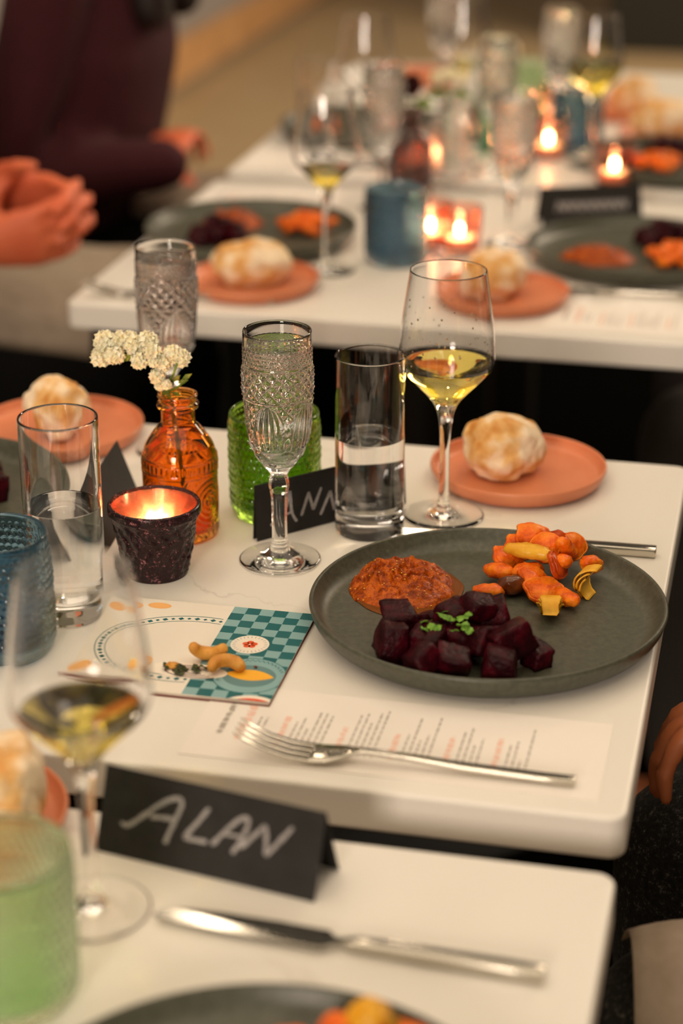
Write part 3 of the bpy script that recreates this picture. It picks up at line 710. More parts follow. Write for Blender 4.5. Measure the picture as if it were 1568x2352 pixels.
def relish(x, y, rx, ry, h, label, seed=0, rz=0, seeds=60, res=90):
    V, F = [], []
    n, m = res, int(res * 0.45)
    V.append((0, 0, h))
    def H(px, py, f):
        base = 0.85 * h * max(0, 1 - f ** 2.2) ** 0.8
        b = 0.50 * h * noise.fractal(Vector((px * 62, py * 62, seed)), 0.6, 2, 3) + 0.0034 * abs(noise.noise(Vector((px * 210, py * 210, seed + 4)))) + 0.0012 * abs(noise.noise(Vector((px * 520, py * 520, seed + 8))))
        return max(0.0002, base + b * min(1, 2.2 * (1 - f)))
    rows = []
    for j in range(1, m + 1):
        f = j / m; row = []
        for i in range(n):
            a = 2 * PI * i / n; ed = 1 + 0.13 * noise.noise(Vector((math.cos(a) * 2.2, math.sin(a) * 2.2, seed * 3.3))) + 0.05 * noise.noise(Vector((math.cos(a) * 8, math.sin(a) * 8, seed)))
            px, py = rx * f * ed * math.cos(a), ry * f * ed * math.sin(a)
            z = H(px, py, f) if j < m else 0
            V.append((px, py, z)); row.append(len(V) - 1)
        rows.append(row)
    for i in range(n): F.append([0, rows[0][i], rows[0][(i + 1) % n]])
    for A, B in zip(rows, rows[1:]):
        for i in range(n): F.append([A[i], B[i], B[(i + 1) % n], A[(i + 1) % n]])
    F.append(rows[-1][::-1])
    t = empty('tomato_relish', (x, y, TZ + PLATE_Z), rz, label, 'relish', 'spoonfuls of tomato relish')
    link('relish_mound', mesh('relish_mound', V, F), M_relish, t)
    if seeds:
        link('oil', lathe('oil', [(0, 0.0001), (rx * 1.02, 0.0001), (rx * 1.06, 0.0005), (rx, 0.0011), (0, 0.0012)], 60, True, lambda tt, r, z, i: r * (1 + 0.12 * noise.noise(Vector((math.cos(tt) * 2, math.sin(tt) * 2, seed + 9))))), M_oil, t, (0.004, -0.006, 0), (0, 0, 0), (1, ry / rx, 1))['label'] = 'glossy orange oil around the relish'
        rnd = random.Random(seed); SV, SF = [], []
        for k in range(seeds):
            v = V[rnd.randrange(1, len(V) - n)]
            b = len(SV); s = rnd.uniform(0.0008, 0.0013)
            for q in ((1, 0, 0), (0, .7, 0), (-1, 0, 0), (0, -.7, 0), (0, 0, .5), (0, 0, -.5)): SV.append((v[0] + q[0] * s, v[1] + q[1] * s, v[2] + q[2] * s))
            for a_, b_, c_ in ((0, 1, 4), (1, 2, 4), (2, 3, 4), (3, 0, 4), (1, 0, 5), (2, 1, 5), (3, 2, 5), (0, 3, 5)): SF.append([b + a_, b + b_, b + c_])
        o = link('seeds', mesh('seeds', SV, SF), M_seed, t); o['kind'] = 'stuff'
    t['kind'] = 'stuff'
    return t

# ------------------------------------------------------------------ people
def rings_geo(V, F, rings):
    """rings: list of (center, half-width vector a, half-depth vector b); closed loft with caps"""
    segs = 20; rows = []
    for c, a, b in rings:
        c, a, b = Vector(c), Vector(a), Vector(b); row = []
        for k in range(segs):
            t = 2 * PI * k / segs; V.append(c + a * math.cos(t) + b * math.sin(t)); row.append(len(V) - 1)
        rows.append(row)
    for A, B in zip(rows, rows[1:]):
        for k in range(segs): F.append([A[k], A[(k + 1) % segs], B[(k + 1) % segs], B[k]])
    F.append(rows[0][::-1]); F.append(rows[-1])
def limb(V, F, pts, rad, segs=12):
    """tapered limb with rounded ends"""
    P = [Vector(p) for p in pts]; d0 = (P[0] - P[1]).normalized(); d1 = (P[-1] - P[-2]).normalized()
    Q = [P[0] + d0 * rad[0] * 0.9, P[0] + d0 * rad[0] * 0.5] + P + [P[-1] + d1 * rad[-1] * 0.5, P[-1] + d1 * rad[-1] * 0.9]
    R = [rad[0] * 0.4, rad[0] * 0.86] + list(rad) + [rad[-1] * 0.86, rad[-1] * 0.4]
    tube_geo(Q, R, segs, V, F)
def hand_geo(V, F, wrist, direc, palm, side, curl=0.5, spread=0.12, thumb_out=0.9):
    """direc: toward the fingers; palm: direction the palm faces; side +1/-1: thumb side sign of cross(palm, direc)"""
    W = Vector(wrist); d = Vector(direc).normalized(); p = Vector(palm); p = (p - d * p.dot(d)).normalized()
    lat = p.cross(d).normalized() * side
    rings_geo(V, F, [(W, lat * 0.026, p * 0.019), (W + d * 0.03, lat * 0.034, p * 0.017), (W + d * 0.065, lat * 0.041, p * 0.014), (W + d * 0.090, lat * 0.040, p * 0.011)])
    L = [(0.030, 0.044, 0.026, 0.021), (0.010, 0.049, 0.030, 0.022), (-0.011, 0.045, 0.028, 0.021), (-0.031, 0.034, 0.021, 0.018)]
    for k, (o, a, b, c) in enumerate(L):
        base = W + d * (0.086 - 0.010 * (k == 3)) + lat * o
        dd = (d + lat * (spread * (1.5 - k) / 1.5)).normalized()
        pts = [base - dd * 0.012, base]; q = base; ang = 0
        for seg_, f in ((a, 0.55), (b, 1.0), (c, 0.75)):
            ang += curl * f; q = q + (dd * math.cos(ang) + p * math.sin(ang)) * seg_; pts.append(q)
        r0 = 0.0092 if k < 3 else 0.0078
        limb(V, F, pts, [r0, r0, r0 * 0.95, r0 * 0.86, r0 * 0.72], 10)
    tb = W + d * 0.022 + lat * 0.026 + p * 0.006
    t1 = tb + (d * 0.55 + lat * thumb_out + p * 0.45).normalized() * 0.040
    t2 = t1 + (d * 0.8 + lat * thumb_out * 0.55 + p * 0.30).normalized() * 0.032
    t3 = t2 + (d * 0.95 + lat * 0.25 + p * 0.2).normalized() * 0.025
    limb(V, F, [tb, t1, t2, t3], [0.015, 0.0115, 0.0100, 0.0080], 10)
def remesh(name, V, F, voxel, smooth=5):
    me = mesh(name + '_raw', V, F); bm = bmesh.new(); bm.from_mesh(me); bmesh.ops.recalc_face_normals(bm, faces=bm.faces[:]); bm.to_mesh(me); bm.free()
    o = bpy.data.objects.new('raw', me); col.objects.link(o)
    m = o.modifiers.new('r', 'REMESH'); m.mode = 'VOXEL'; m.voxel_size = voxel
    s = o.modifiers.new('s', 'SMOOTH'); s.factor = 0.5; s.iterations = smooth
    dg = bpy.context.evaluated_depsgraph_get(); out = bpy.data.meshes.new_from_object(o.evaluated_get(dg))
    bpy.data.objects.remove(o); bpy.data.meshes.remove(me); out.name = name
    out.materials.clear()
    out.polygons.foreach_set('use_smooth', [True] * len(out.polygons))
    return out
def person(loc, rz, label, m_skin, m_top, m_bottom, hands, lean=0.06, hair_len=0.0, head_fwd=0.03, cuff=0.93):
    """seated figure facing local +x; hands: {side: (wrist, direction, palm, curl, elbow)} in local coordinates, side +1 = left (+y)"""
    t = empty('person', loc, rz, label, 'person')
    HIP, SH = 0.52, 1.02
    cx = lambda z: lean * (z - HIP) / (SH - HIP)
    V, F = [], []                                          # --- continuous body
    rings_geo(V, F, [((-.02, 0, .45), (0, .15, 0), (.10, 0, 0)), ((-.02, 0, HIP), (0, .165, 0), (.115, 0, 0)), ((cx(.68), 0, .68), (0, .135, 0), (.095, 0, 0)), ((cx(.86), 0, .86), (0, .165, 0), (.112, 0, 0)), ((cx(.98), 0, .98), (0, .165, 0), (.10, 0, 0)), ((cx(1.05), 0, 1.05), (0, .08, 0), (.065, 0, 0))])
    nx = cx(1.05) + 0.01; hx = nx + head_fwd
    limb(V, F, [(nx, 0, 1.02), (hx - 0.01, 0, 1.15)], [0.058, 0.054])
    rings_geo(V, F, [((hx + .015, 0, 1.105), (0, .030, 0), (.035, 0, 0)), ((hx + .02, 0, 1.125), (0, .050, 0), (.070, 0, 0)), ((hx + .012, 0, 1.165), (0, .066, 0), (.088, 0, 0)), ((hx, 0, 1.215), (0, .075, 0), (.098, 0, 0)), ((hx - .008, 0, 1.265), (0, .073, 0), (.094, 0, 0)), ((hx - .012, 0, 1.305), (0, .054, 0), (.070, 0, 0)), ((hx - .012, 0, 1.325), (0, .02, 0), (.03, 0, 0))])
    limb(V, F, [(hx + .095, 0, 1.215), (hx + .112, 0, 1.180)], [0.009, 0.014])            # nose
    for s in (-1, 1): limb(V, F, [(hx - .005, s * .076, 1.235), (hx - .008, s * .078, 1.190)], [0.017, 0.012])   # ears
    limb(V, F, [(hx + .090, -.02, 1.148), (hx + .090, .02, 1.148)], [0.009, 0.009])       # lips
    TV, TF, BV, BF = [], [], [], []                        # --- clothing
    rings_geo(TV, TF, [((-.02, 0, .46), (0, .175, 0), (.130, 0, 0)), ((cx(.68), 0, .68), (0, .160, 0), (.118, 0, 0)), ((cx(.86) + .004, 0, .86), (0, .188, 0), (.132, 0, 0)), ((cx(.98), 0, .985), (0, .180, 0), (.115, 0, 0)), ((cx(1.05), 0, 1.06), (0, .080, 0), (.072, 0, 0))])
    for s in (-1, 1):
        sh = Vector((cx(1.0), s * .175, 1.0))
        w_, d_, p_, curl, el = hands[s]
        w_, el = Vector(w_), Vector(el); d_ = Vector(d_)
        limb(V, F, [sh, sh.lerp(el, .5), el], [.046, .042, .036]); fd = (w_ - el)
        limb(V, F, [el, el + fd * .35, w_], [.037, .038, .024])
        hand_geo(V, F, w_, d_, p_, s, curl)
        limb(TV, TF, [sh, sh.lerp(el, .5), el, el + fd * .45, el + fd * cuff], [.066, .060, .054, .052, .040], 16)
        hip = Vector((.02, s * .09, HIP)); kn = Vector((.44, s * .12, .545)); an = Vector((.42, s * .12, .09))
        limb(V, F, [hip, kn], [.075, .055]); limb(V, F, [kn, kn.lerp(an, .35), an], [.052, .054, .036]); limb(V, F, [an + Vector((-.04, 0, -.05)), an + Vector((.14, 0, -.055))], [.032, .028])
        limb(BV, BF, [hip, hip.lerp(kn, .5), kn], [.098, .088, .070], 16); limb(BV, BF, [kn, kn.lerp(an, .35), an + Vector((0, 0, .02))], [.070, .068, .055], 16)
    limb(BV, BF, [(-.03, -.08, HIP), (-.03, .08, HIP)], [.12, .12], 16)
    link('body', remesh('body', V, F, 0.0055, 4), m_skin, t)
    link('top', remesh('top', TV, TF, 0.011, 6), m_top, t)
    link('trousers', remesh('trousers', BV, BF, 0.012, 6), m_bottom, t)
    for s in (-1, 1):
        e = link('eye', cached('eye', lambda: lathe('eye', [(0, -.011), (.008, -.008), (.011, 0), (.008, .008), (0, .011)], 16)), M_chalk, t, (hx + .082, s * .030, 1.212))
    HV, HF = [], []                                        # --- hair
    rings_geo(HV, HF, [((hx - .045, 0, 1.14), (0, .060, 0), (.055, 0, 0)), ((hx - .035, 0, 1.20), (0, .086, 0), (.085, 0, 0)), ((hx - .022, 0, 1.27), (0, .088, 0), (.100, 0, 0)), ((hx - .018, 0, 1.32), (0, .068, 0), (.082, 0, 0)), ((hx - .018, 0, 1.345), (0, .03, 0), (.035, 0, 0))])
    if hair_len:
        for s in (-1, 1): limb(HV, HF, [(hx - .01, s * .075, 1.25), (hx + .01, s * .085, 1.12), (hx + .05, s * .075, 1.30 - hair_len)], [.035, .042, .036])
    link('hair', remesh('hair', HV, HF, 0.009, 3), M_hair, t)
    return t
def chair(x, y, rz, label):
    t = empty('dining_chair', (x, y, 0), rz, label, 'chair', 'black dining chairs')
    link('seat', cached('cseat', lambda: bevel_box('seat', 0.42, 0.42, 0.035, 0.01, 3, (0, 0, 0.415))), M_chair, t)
    link('backrest', cached('cback', lambda: bevel_box('backrest', 0.02, 0.40, 0.20, 0.008, 3, (-0.22, 0, 0.75))), M_chair, t)
    for sx, sy in ((-1, -1), (-1, 1), (1, -1), (1, 1)):
        top = 0.84 if sx < 0 else 0.40
        key = 'cleg%d' % sx
        link('leg', cached(key, lambda: bevel_box('leg', 0.03, 0.03, top, 0.004, 2, (0, 0, top / 2))), M_chair, t, (sx * 0.19 - (0.012 if sx < 0 else 0), sy * 0.18, 0.006))
    return t
def cloth(name, fn, nu, nv, m, label, cat='napkin', th=0.0012, group=None):
    V = [fn(i / nu, j / nv) for i in range(nu + 1) for j in range(nv + 1)]
    F = [[i * (nv + 1) + j, (i + 1) * (nv + 1) + j, (i + 1) * (nv + 1) + j + 1, i * (nv + 1) + j + 1] for i in range(nu) for j in range(nv)]
    me = mesh(name, V, F); bm = bmesh.new(); bm.from_mesh(me); bmesh.ops.solidify(bm, geom=bm.faces[:], thickness=th); me = from_bm(name, bm)
    return tag(link(name, me, m), label, cat, group)

# ================================================================== TABLE in focus
dinner_plate(-0.1865, 1.3162, 'charcoal dinner plate with beets, relish and carrots, in sharp focus')
bread_plate(-0.2052, 1.6114, 'terracotta pink plate right behind the wine glass stem, in focus')
bread(-0.2170, 1.6120, 3, 'floury bread roll on the pink plate beside the sharp wine glass', (0.0365, 0.034, 0.031), 0.6)
bread_plate(-0.6307, 1.6222, 'terracotta pink plate behind the water glass, left of the orange bottle')
bread(-0.6290, 1.6150, 8, 'bread roll seen through the empty top of the leftmost water glass', (0.027, 0.030, 0.030), 2.0)
dinner_plate(-0.687, 1.425, 'charcoal dinner plate cut off by the left picture edge')
wine_glass(-0.2541, 1.5146, 'half full white wine glass in focus beside the pink plate and roll', drops=True)
tumbler(-0.3081, 1.4713, 'half full straight water glass standing before the black ANN card')
flute(-0.3647, 1.3966, 'sharp cut glass flute in front of the green tumbler', 0.25)
flute(-0.5200, 1.6100, 'cut glass flute standing behind the orange bottle and white flowers', 0.9)
hobnail(-0.3935, 1.4935, 'grass green hobnail tumbler behind the cut glass flute', M_green_glass, 0.2)
hobnail(-0.5230, 1.2052, 'slate blue hobnail tumbler cut off by the left picture edge', M_blue_glass)
bottle_vase(-0.4571, 1.4340, 'orange pressed glass bottle vase holding white statice', M_orange_glass, 0.4)
mercury_votive(-0.4537, 1.3551, 'dark speckled mercury glass votive with a glowing copper inside')
tealight(-0.4537, 1.3551, 0.0046, 'lit tealight inside the dark mercury glass votive', 0.35)
tumbler(-0.4944, 1.2668, 'half full straight water glass beside the blue hobnail tumbler', 0.0885, 0.1564, 0.0290)
tent_card((-0.3915, 1.4277), (-0.2897, 1.5339), 1, 'black tent card lettered ANN behind the water glass', ANN, 0.0475, 0.007)
tent_card((-0.5024, 1.3716), (-0.5145, 1.5003), 1, 'dark blank-sided tent card seen end-on beside the orange bottle', None, 0.050, 0.036)
knife(-0.0745, 1.4690, 0.02, 'steel knife whose handle end sticks out behind the sharp dinner plate')
m = sheet('menu_sheet', -0.353, 1.083, -0.080, 1.1845, 'printed menu sheet lying under the fork', 'menu', 'printed menu sheets')
menu_print(m, 0.273, 0.1015, 4)
fork(-0.0965, 1.0985, math.radians(0.6), 'steel fork lying tines up on the menu sheet', 0.0008)

# --- illustrated booklet with cashews
M_cream = mat('booklet_cream_paper', (0.80, 0.74, 0.64, 1), 0.6)
M_teal = mat('teal_print', srgb(0, 96, 100), 0.55); M_teal_l = mat('pale_teal_print', srgb(132, 172, 174), 0.55)
M_white_p = mat('white_print', srgb(240, 230, 214), 0.6); M_coral = mat('coral_print', srgb(232, 84, 30), 0.6)
M_yel_p = mat('yellow_print', srgb(244, 178, 40), 0.6); M_apricot = mat('apricot_print', srgb(240, 180, 110), 0.6)
M_plum_p = mat('plum_print', srgb(92, 30, 40), 0.6); M_greyteal = mat('grey_teal_print', srgb(96, 134, 136), 0.6); M_redpaper_shade = mat('red_page_shade', srgb(120, 44, 30), 0.7)
bk = empty('illustrated_booklet', (-0.311, 1.158, TZ), math.radians(0.5), 'teal checked and cream illustrated booklet under the cashews', 'booklet')
BW, BH, BT = 0.152, 0.142, 0.0030
link('pages', bevel_box('pages', BW - 0.002, BH - 0.002, BT - 0.0008, 0, center=(-BW / 2, BH / 2, BT / 2), smooth=False), M_white_p, bk)
link('back_cover', bevel_box('back_cover', BW, BH, 0.0005, 0, center=(-BW / 2, BH / 2 - 0.0008, 0.0003), smooth=False), M_redpaper_shade, bk)['label'] = 'rust red back cover, tinted for the shade under its edge'  # cover colour also carries the reddish shade below the booklet edge
link('front_cover', bevel_box('front_cover', BW, BH, 0.0005, 0, center=(-BW / 2, BH / 2, BT), smooth=False), M_cream, bk)
zc = BT + 0.00025
def flat_poly(name, polys, m, dz):
    V, F = [], []
    for P in polys:
        b = len(V); V += [(p[0], p[1], zc + dz) for p in P]; F.append(list(range(b, b + len(P))))
    return link(name, mesh(name, V, F, False), m, bk)
def oval(cx, cy, rx, ry, n=40, a0=0): return [(cx + rx * math.cos(a0 + 2 * PI * k / n), cy + ry * math.sin(a0 + 2 * PI * k / n)) for k in range(n)]
def stroke_polys(pl, w_):
    out = []; P = [Vector(p) for p in pl]
    for a, b in zip(P, P[1:]):
        d = (b - a).normalized(); nn = Vector((-d.y, d.x)) * w_ / 2; out.append([a + nn, a - nn, b - nn, b + nn])
    return out
SW = 0.0625; cw = SW / 6
wob = lambda i, j: (-SW + i * cw + 0.0006 * noise.noise(Vector((i * 1.7, j * 2.3, 1))) * (0 < i < 6), min(BH, j * BH / 13) + 0.0006 * noise.noise(Vector((i * 2.1, j * 1.3, 7))) * (0 < j < 13))
dark, lite = [], []
for i in range(6):
    for j in range(13):
        (dark if (i + j) % 2 else lite).append([wob(i, j), wob(i + 1, j), wob(i + 1, j + 1), wob(i, j + 1)])
flat_poly('dark_teal_checks', dark, M_teal, 0.00004); flat_poly('pale_teal_checks', lite, M_teal_l, 0.00004)
c1 = (-0.0355, 0.083)
flat_poly('shadow_drawing', [oval(c1[0] + 0.0018, c1[1] + 0.0010, 0.0142, 0.0145)], M_teal, 0.00007)
flat_poly('fried_egg_plate_drawing', [oval(c1[0], c1[1], 0.0140, 0.0145)], M_white_p, 0.00010)
flat_poly('plate_ticks_drawing', [[(c1[0] + r_ * math.cos(a + e), c1[1] + r_ * math.sin(a + e)) for r_, e in ((.0105, -.02), (.0128, -.02), (.0128, .02), (.0105, .02))] for a in [2 * PI * k / 26 for k in range(26)]], M_greyteal, 0.00013)
flat_poly('flower_drawing', [oval(c1[0] + 0.0032 * math.cos(a), c1[1] + 0.0032 * math.sin(a), 0.0026, 0.0026, 12) for a in (0.4, 1.66, 2.9, 4.2, 5.4)], M_coral, 0.00013)
c2 = (-0.0235, 0.036)
clipx = lambda P: [(min(p[0], -0.0003), max(p[1], 0.0003)) for p in P]
flat_poly('bowl_rim_drawing', [clipx(oval(c2[0], c2[1], 0.0262, 0.0265))], M_teal, 0.00007)
flat_poly('bowl_drawing', [clipx(oval(c2[0], c2[1], 0.0255, 0.0258))], M_teal_l, 0.00010)
flat_poly('bowl_well_drawing', [clipx(oval(c2[0], c2[1] - 0.001, 0.0190, 0.0165))], M_greyteal, 0.00013)
flat_poly('zigzag_drawing', [q for k in range(22) for q in stroke_polys([(c2[0] + .0215 * math.cos(k * .16 + .2), c2[1] + .0215 * math.sin(k * .16 + .2)), (c2[0] + .0242 * math.cos(k * .16 + .28), c2[1] + .0242 * math.sin(k * .16 + .28)), (c2[0] + .0215 * math.cos(k * .16 + .36), c2[1] + .0215 * math.sin(k * .16 + .36))], 0.0005) if max(p[0] for p in q) < -0.0004], M_teal, 0.00014)
lem = [(c2[0] - 0.0175 + 0.035 * f, c2[1] + 0.0085 * math.sin(PI * f) ** 0.8) for f in [k / 14 for k in range(15)]] + [(c2[0] + 0.0175 - 0.035 * f, c2[1] - 0.0075 * math.sin(PI * f) ** 0.8) for f in [k / 14 for k in range(1, 14)]]
flat_poly('lemon_drawing', [clipx(lem)], M_yel_p, 0.00017)
flat_poly('corner_plate_drawing', [clipx(oval(-0.012, -0.008, 0.020, 0.0155))], M_white_p, 0.00018)
flat_poly('corner_rim_drawing', [clipx(oval(-0.012, -0.009, 0.0165, 0.0125))], M_coral, 0.00021)
# cream side: an oval dish drawn with a border of teal diamonds
oc = (-0.078, 0.068); ORX, ORY = 0.066, 0.052
okx = lambda P: all(p[0] < -SW - 0.0005 and p[0] > -BW for p in P)
ring = lambda rx, ry: [(oc[0] + rx * math.cos(2 * PI * k / 160), oc[1] + ry * math.sin(2 * PI * k / 160)) for k in range(161)]
flat_poly('dish_outline_drawing', [q for q in stroke_polys(ring(ORX, ORY), 0.0008) + stroke_polys(ring(ORX - 0.0085, ORY - 0.0085), 0.0007) if okx(q)], M_teal, 0.00006)
dm = []
for k in range(64):
    a = 2 * PI * k / 64; mx, my = oc[0] + (ORX - 0.0043) * math.cos(a), oc[1] + (ORY - 0.0043) * math.sin(a)
    big = 0.0024 if k % 2 else 0.0017
    q = [(mx + big, my), (mx, my + big), (mx - big, my), (mx, my - big)]
    if okx(q): dm.append(q)
flat_poly('diamond_border_drawing', dm, M_teal, 0.00006)
flat_poly('apricot_drawing', [oval(-0.142, 0.020, 0.008, 0.017)], M_apricot, 0.00006)
flat_poly('peach_drawing', [oval(-0.140, 0.128, 0.010, 0.007)], M_apricot, 0.00006)
flat_poly('slice_drawing', [oval(-0.118, 0.132, 0.009, 0.005)], M_apricot, 0.00006)
oc2 = (-0.068, 0.034)
flat_poly('onion_drawing', [[p for p in oval(oc2[0], oc2[1], 0.029, 0.0115)]], M_white_p, 0.00024)
flat_poly('onion_root_drawing', [oval(oc2[0] - 0.033, oc2[1] + 0.006, 0.005, 0.010, 20)], M_apricot, 0.00025)
flat_poly('onion_line_drawing', [q for r_ in (0.26, 0.45, 0.64, 0.84) for q in stroke_polys([(oc2[0] + 0.006 + 0.026 * r_ * math.cos(a), oc2[1] - 0.001 + 0.0105 * r_ * math.sin(a)) for a in [0.9 + 4.6 * k / 24 for k in range(25)]], 0.0009)], M_plum_p, 0.00028)
def cashew(x, y, rz, label, z, s=1.0, tilt=0.0):
    pts, rad = [], []
    for k in range(13):
        f = k / 12; a = -1.65 + 3.3 * f; pts.append((0.0092 * s * math.sin(a), 0.0080 * s * math.cos(a) - 0.004 * s, 0)); rad.append(s * 0.0042 * (0.35 + 0.72 * math.sin(PI * (0.08 + 0.84 * f)) ** 0.6 + 0.12 * (f > 0.7)))
    V, F = tube_geo(pts, rad, 12)
    V = [v + Vector((0, 0, 0.0006 * noise.noise(v * 200))) for v in V]
    o = link('cashew_nut', mesh('cashew_nut', V, F), M_cashew, None, (x, y, TZ), (tilt, 0.1, rz)); rest_on(o, TZ + z)
    return tag(o, label, 'nut', 'cashews on the booklet')
BZ = BT + 0.0007
cashew(-0.3690, 1.2080, 0.25, 'pale curved cashew lying on the cream half of the booklet', BZ, 1.12, -1.0)
cashew(-0.3525, 1.1950, 0.5, 'browner cashew lying across the teal checks', BZ, 1.10, 0.25)
tag(link('nut_crumb', blob('nut_crumb', (0.0042, 0.003, 0.0025), 3, 0.3, 2, 5), M_cashew, None, (-0.3905, 1.1925, TZ + BZ + 0.0022)), 'small golden nut crumb left of the cashews', 'crumb')
tag(link('lemon_peel_bit', blob('lemon_peel_bit', (0.0014, 0.0011, 0.001), 2, 0.3, 2, 6), M_onion, None, (-0.3335, 1.2055, TZ + BZ + 0.0008)), 'tiny brown spice crumb on the drawn lemon bowl', 'crumb')
for k, (x, y, rz) in enumerate([(-0.3965, 1.1905, 0.3), (-0.3850, 1.1905, 1.4), (-0.3800, 1.1885, 2.5), (-0.3760, 1.1925, 0.2), (-0.3715, 1.1930, 3.9), (-0.3680, 1.1960, 5.0), (-0.3830, 1.1860, 4.4)]):
    o = link('fried_herb_leaf', leaf_mesh(60 + k, 0.0055), M_stem if k % 2 else M_herb, None, (x, y, TZ + BZ + 0.0006), (0.3 * math.sin(k), 0.25 * math.cos(k * 2), rz))
    if k == 0:
        M_fried = noise_color(mat('fried_herb', rough=0.5), [(0.3, srgb(34, 40, 12)), (0.7, srgb(66, 74, 26))], 200, 2)
    o.data.materials[0] = M_fried
    rest_on(o, TZ + BZ); tag(o, 'dark fried herb shred beside the cashews', 'herb', 'fried herb shreds on the booklet')

# --- relish
relish(-0.2590, 1.3540, 0.0415, 0.0450, 0.0150, 'lumpy orange tomato relish on the sharp dinner plate', 1, 0.2, 90, 130)
# --- beetroot
BE = [((-0.2389, 1.2570), (.026, .022, .020), 0, 'beetroot chunk at the rear left of the pile below the relish'), ((-0.2185, 1.2640), (.022, .022, .019), 0, 'beetroot chunk second from the left in the back row'), ((-0.1995, 1.2780), (.024, .022, .022), 0, 'beetroot chunk in the middle of the back row'), ((-0.1760, 1.2740), (.026, .024, .022), 0, 'big ridged beetroot chunk at the right of the back row'),
      ((-0.2400, 1.2250), (.022, .022, .024), 0, 'magenta lit beetroot chunk at the front left corner of the pile'), ((-0.2165, 1.2330), (.024, .020, .018), 0, 'beetroot chunk under the left end of the parsley'), ((-0.1975, 1.2460), (.026, .022, .021), 0, 'beetroot chunk right under the parsley heap'), ((-0.1800, 1.2420), (.018, .020, .018), 0, 'narrow beetroot chunk beside the single parsley leaf'),
      ((-0.2150, 1.2050), (.024, .021, .017), 0, 'front beetroot chunk with one parsley leaf on top'), ((-0.1945, 1.2120), (.020, .020, .018), 0, 'front beetroot chunk with a pale glossy top'), ((-0.1620, 1.2140), (.025, .022, .020), 0, 'front right beetroot cube with dark cut side'), ((-0.1575, 1.2380), (.026, .022, .022), 0, 'wide red beetroot wedge at the right of the pile'),
      ((-0.1405, 1.2450), (.014, .016, .013), 0, 'smallest beetroot end piece at the far right of the pile'), ((-0.2040, 1.2600), (.020, .018, .016), .014, 'beetroot slice stacked on the back row left of centre'), ((-0.1870, 1.2660), (.022, .018, .016), .016, 'topmost beetroot slice of the pile')]
for k, ((x, y), s, dz, lb) in enumerate(BE):
    o = link('beetroot_chunk', chunk('beetroot_chunk', s[0] * 1.18, s[1] * 1.18, s[2] * 1.12, 10 + k), M_beet, None, (x, y, TZ), (random.uniform(-.45, .45), random.uniform(-.45, .45), random.uniform(0, 3)))
    rest_on(o, TZ + PLATE_Z + dz); tag(o, lb, 'beetroot', 'beetroot chunks on the sharp plate')
for k, (x, y, z) in enumerate([(-0.2067, 1.2400, .0285), (-0.2035, 1.2440, .031), (-0.1967, 1.2390, .030), (-0.1952, 1.2480, .032), (-0.1889, 1.2540, .0325), (-0.2109, 1.2430, .028), (-0.1909, 1.2400, .030), (-0.2008, 1.2420, .031), (-0.2060, 1.2490, .031), (-0.1980, 1.2340, .029), (-0.2130, 1.2360, .027)]):
    o = link('parsley_leaf', leaf_mesh(20 + k, random.uniform(.005, .0085)), M_herb, None, (-0.198 + (x + 0.198) * 1.5, 1.243 + (y - 1.243) * 1.5, TZ + PLATE_Z + z - .002), (random.uniform(-.5, .5), random.uniform(-.5, .5), random.uniform(0, 6)))
    tag(o, 'chopped parsley leaf in the heap on the beetroot', 'parsley', 'chopped parsley on the beetroot')
for (x, y, z, lb) in [(-0.2140, 1.2040, .0185, 'lone parsley leaf lying on the front beetroot chunk'), (-0.1800, 1.2410, .0195, 'lone parsley leaf right of the parsley heap'), (-0.1775, 1.2000, .001, 'parsley leaf fallen onto the plate among the beets')]:
    o = link('parsley_leaf', leaf_mesh(int(x * -1000), 0.0085), M_herb, None, (x, y, TZ + PLATE_Z + z), (0.2, 0.1, x * 90)); tag(o, lb, 'parsley')
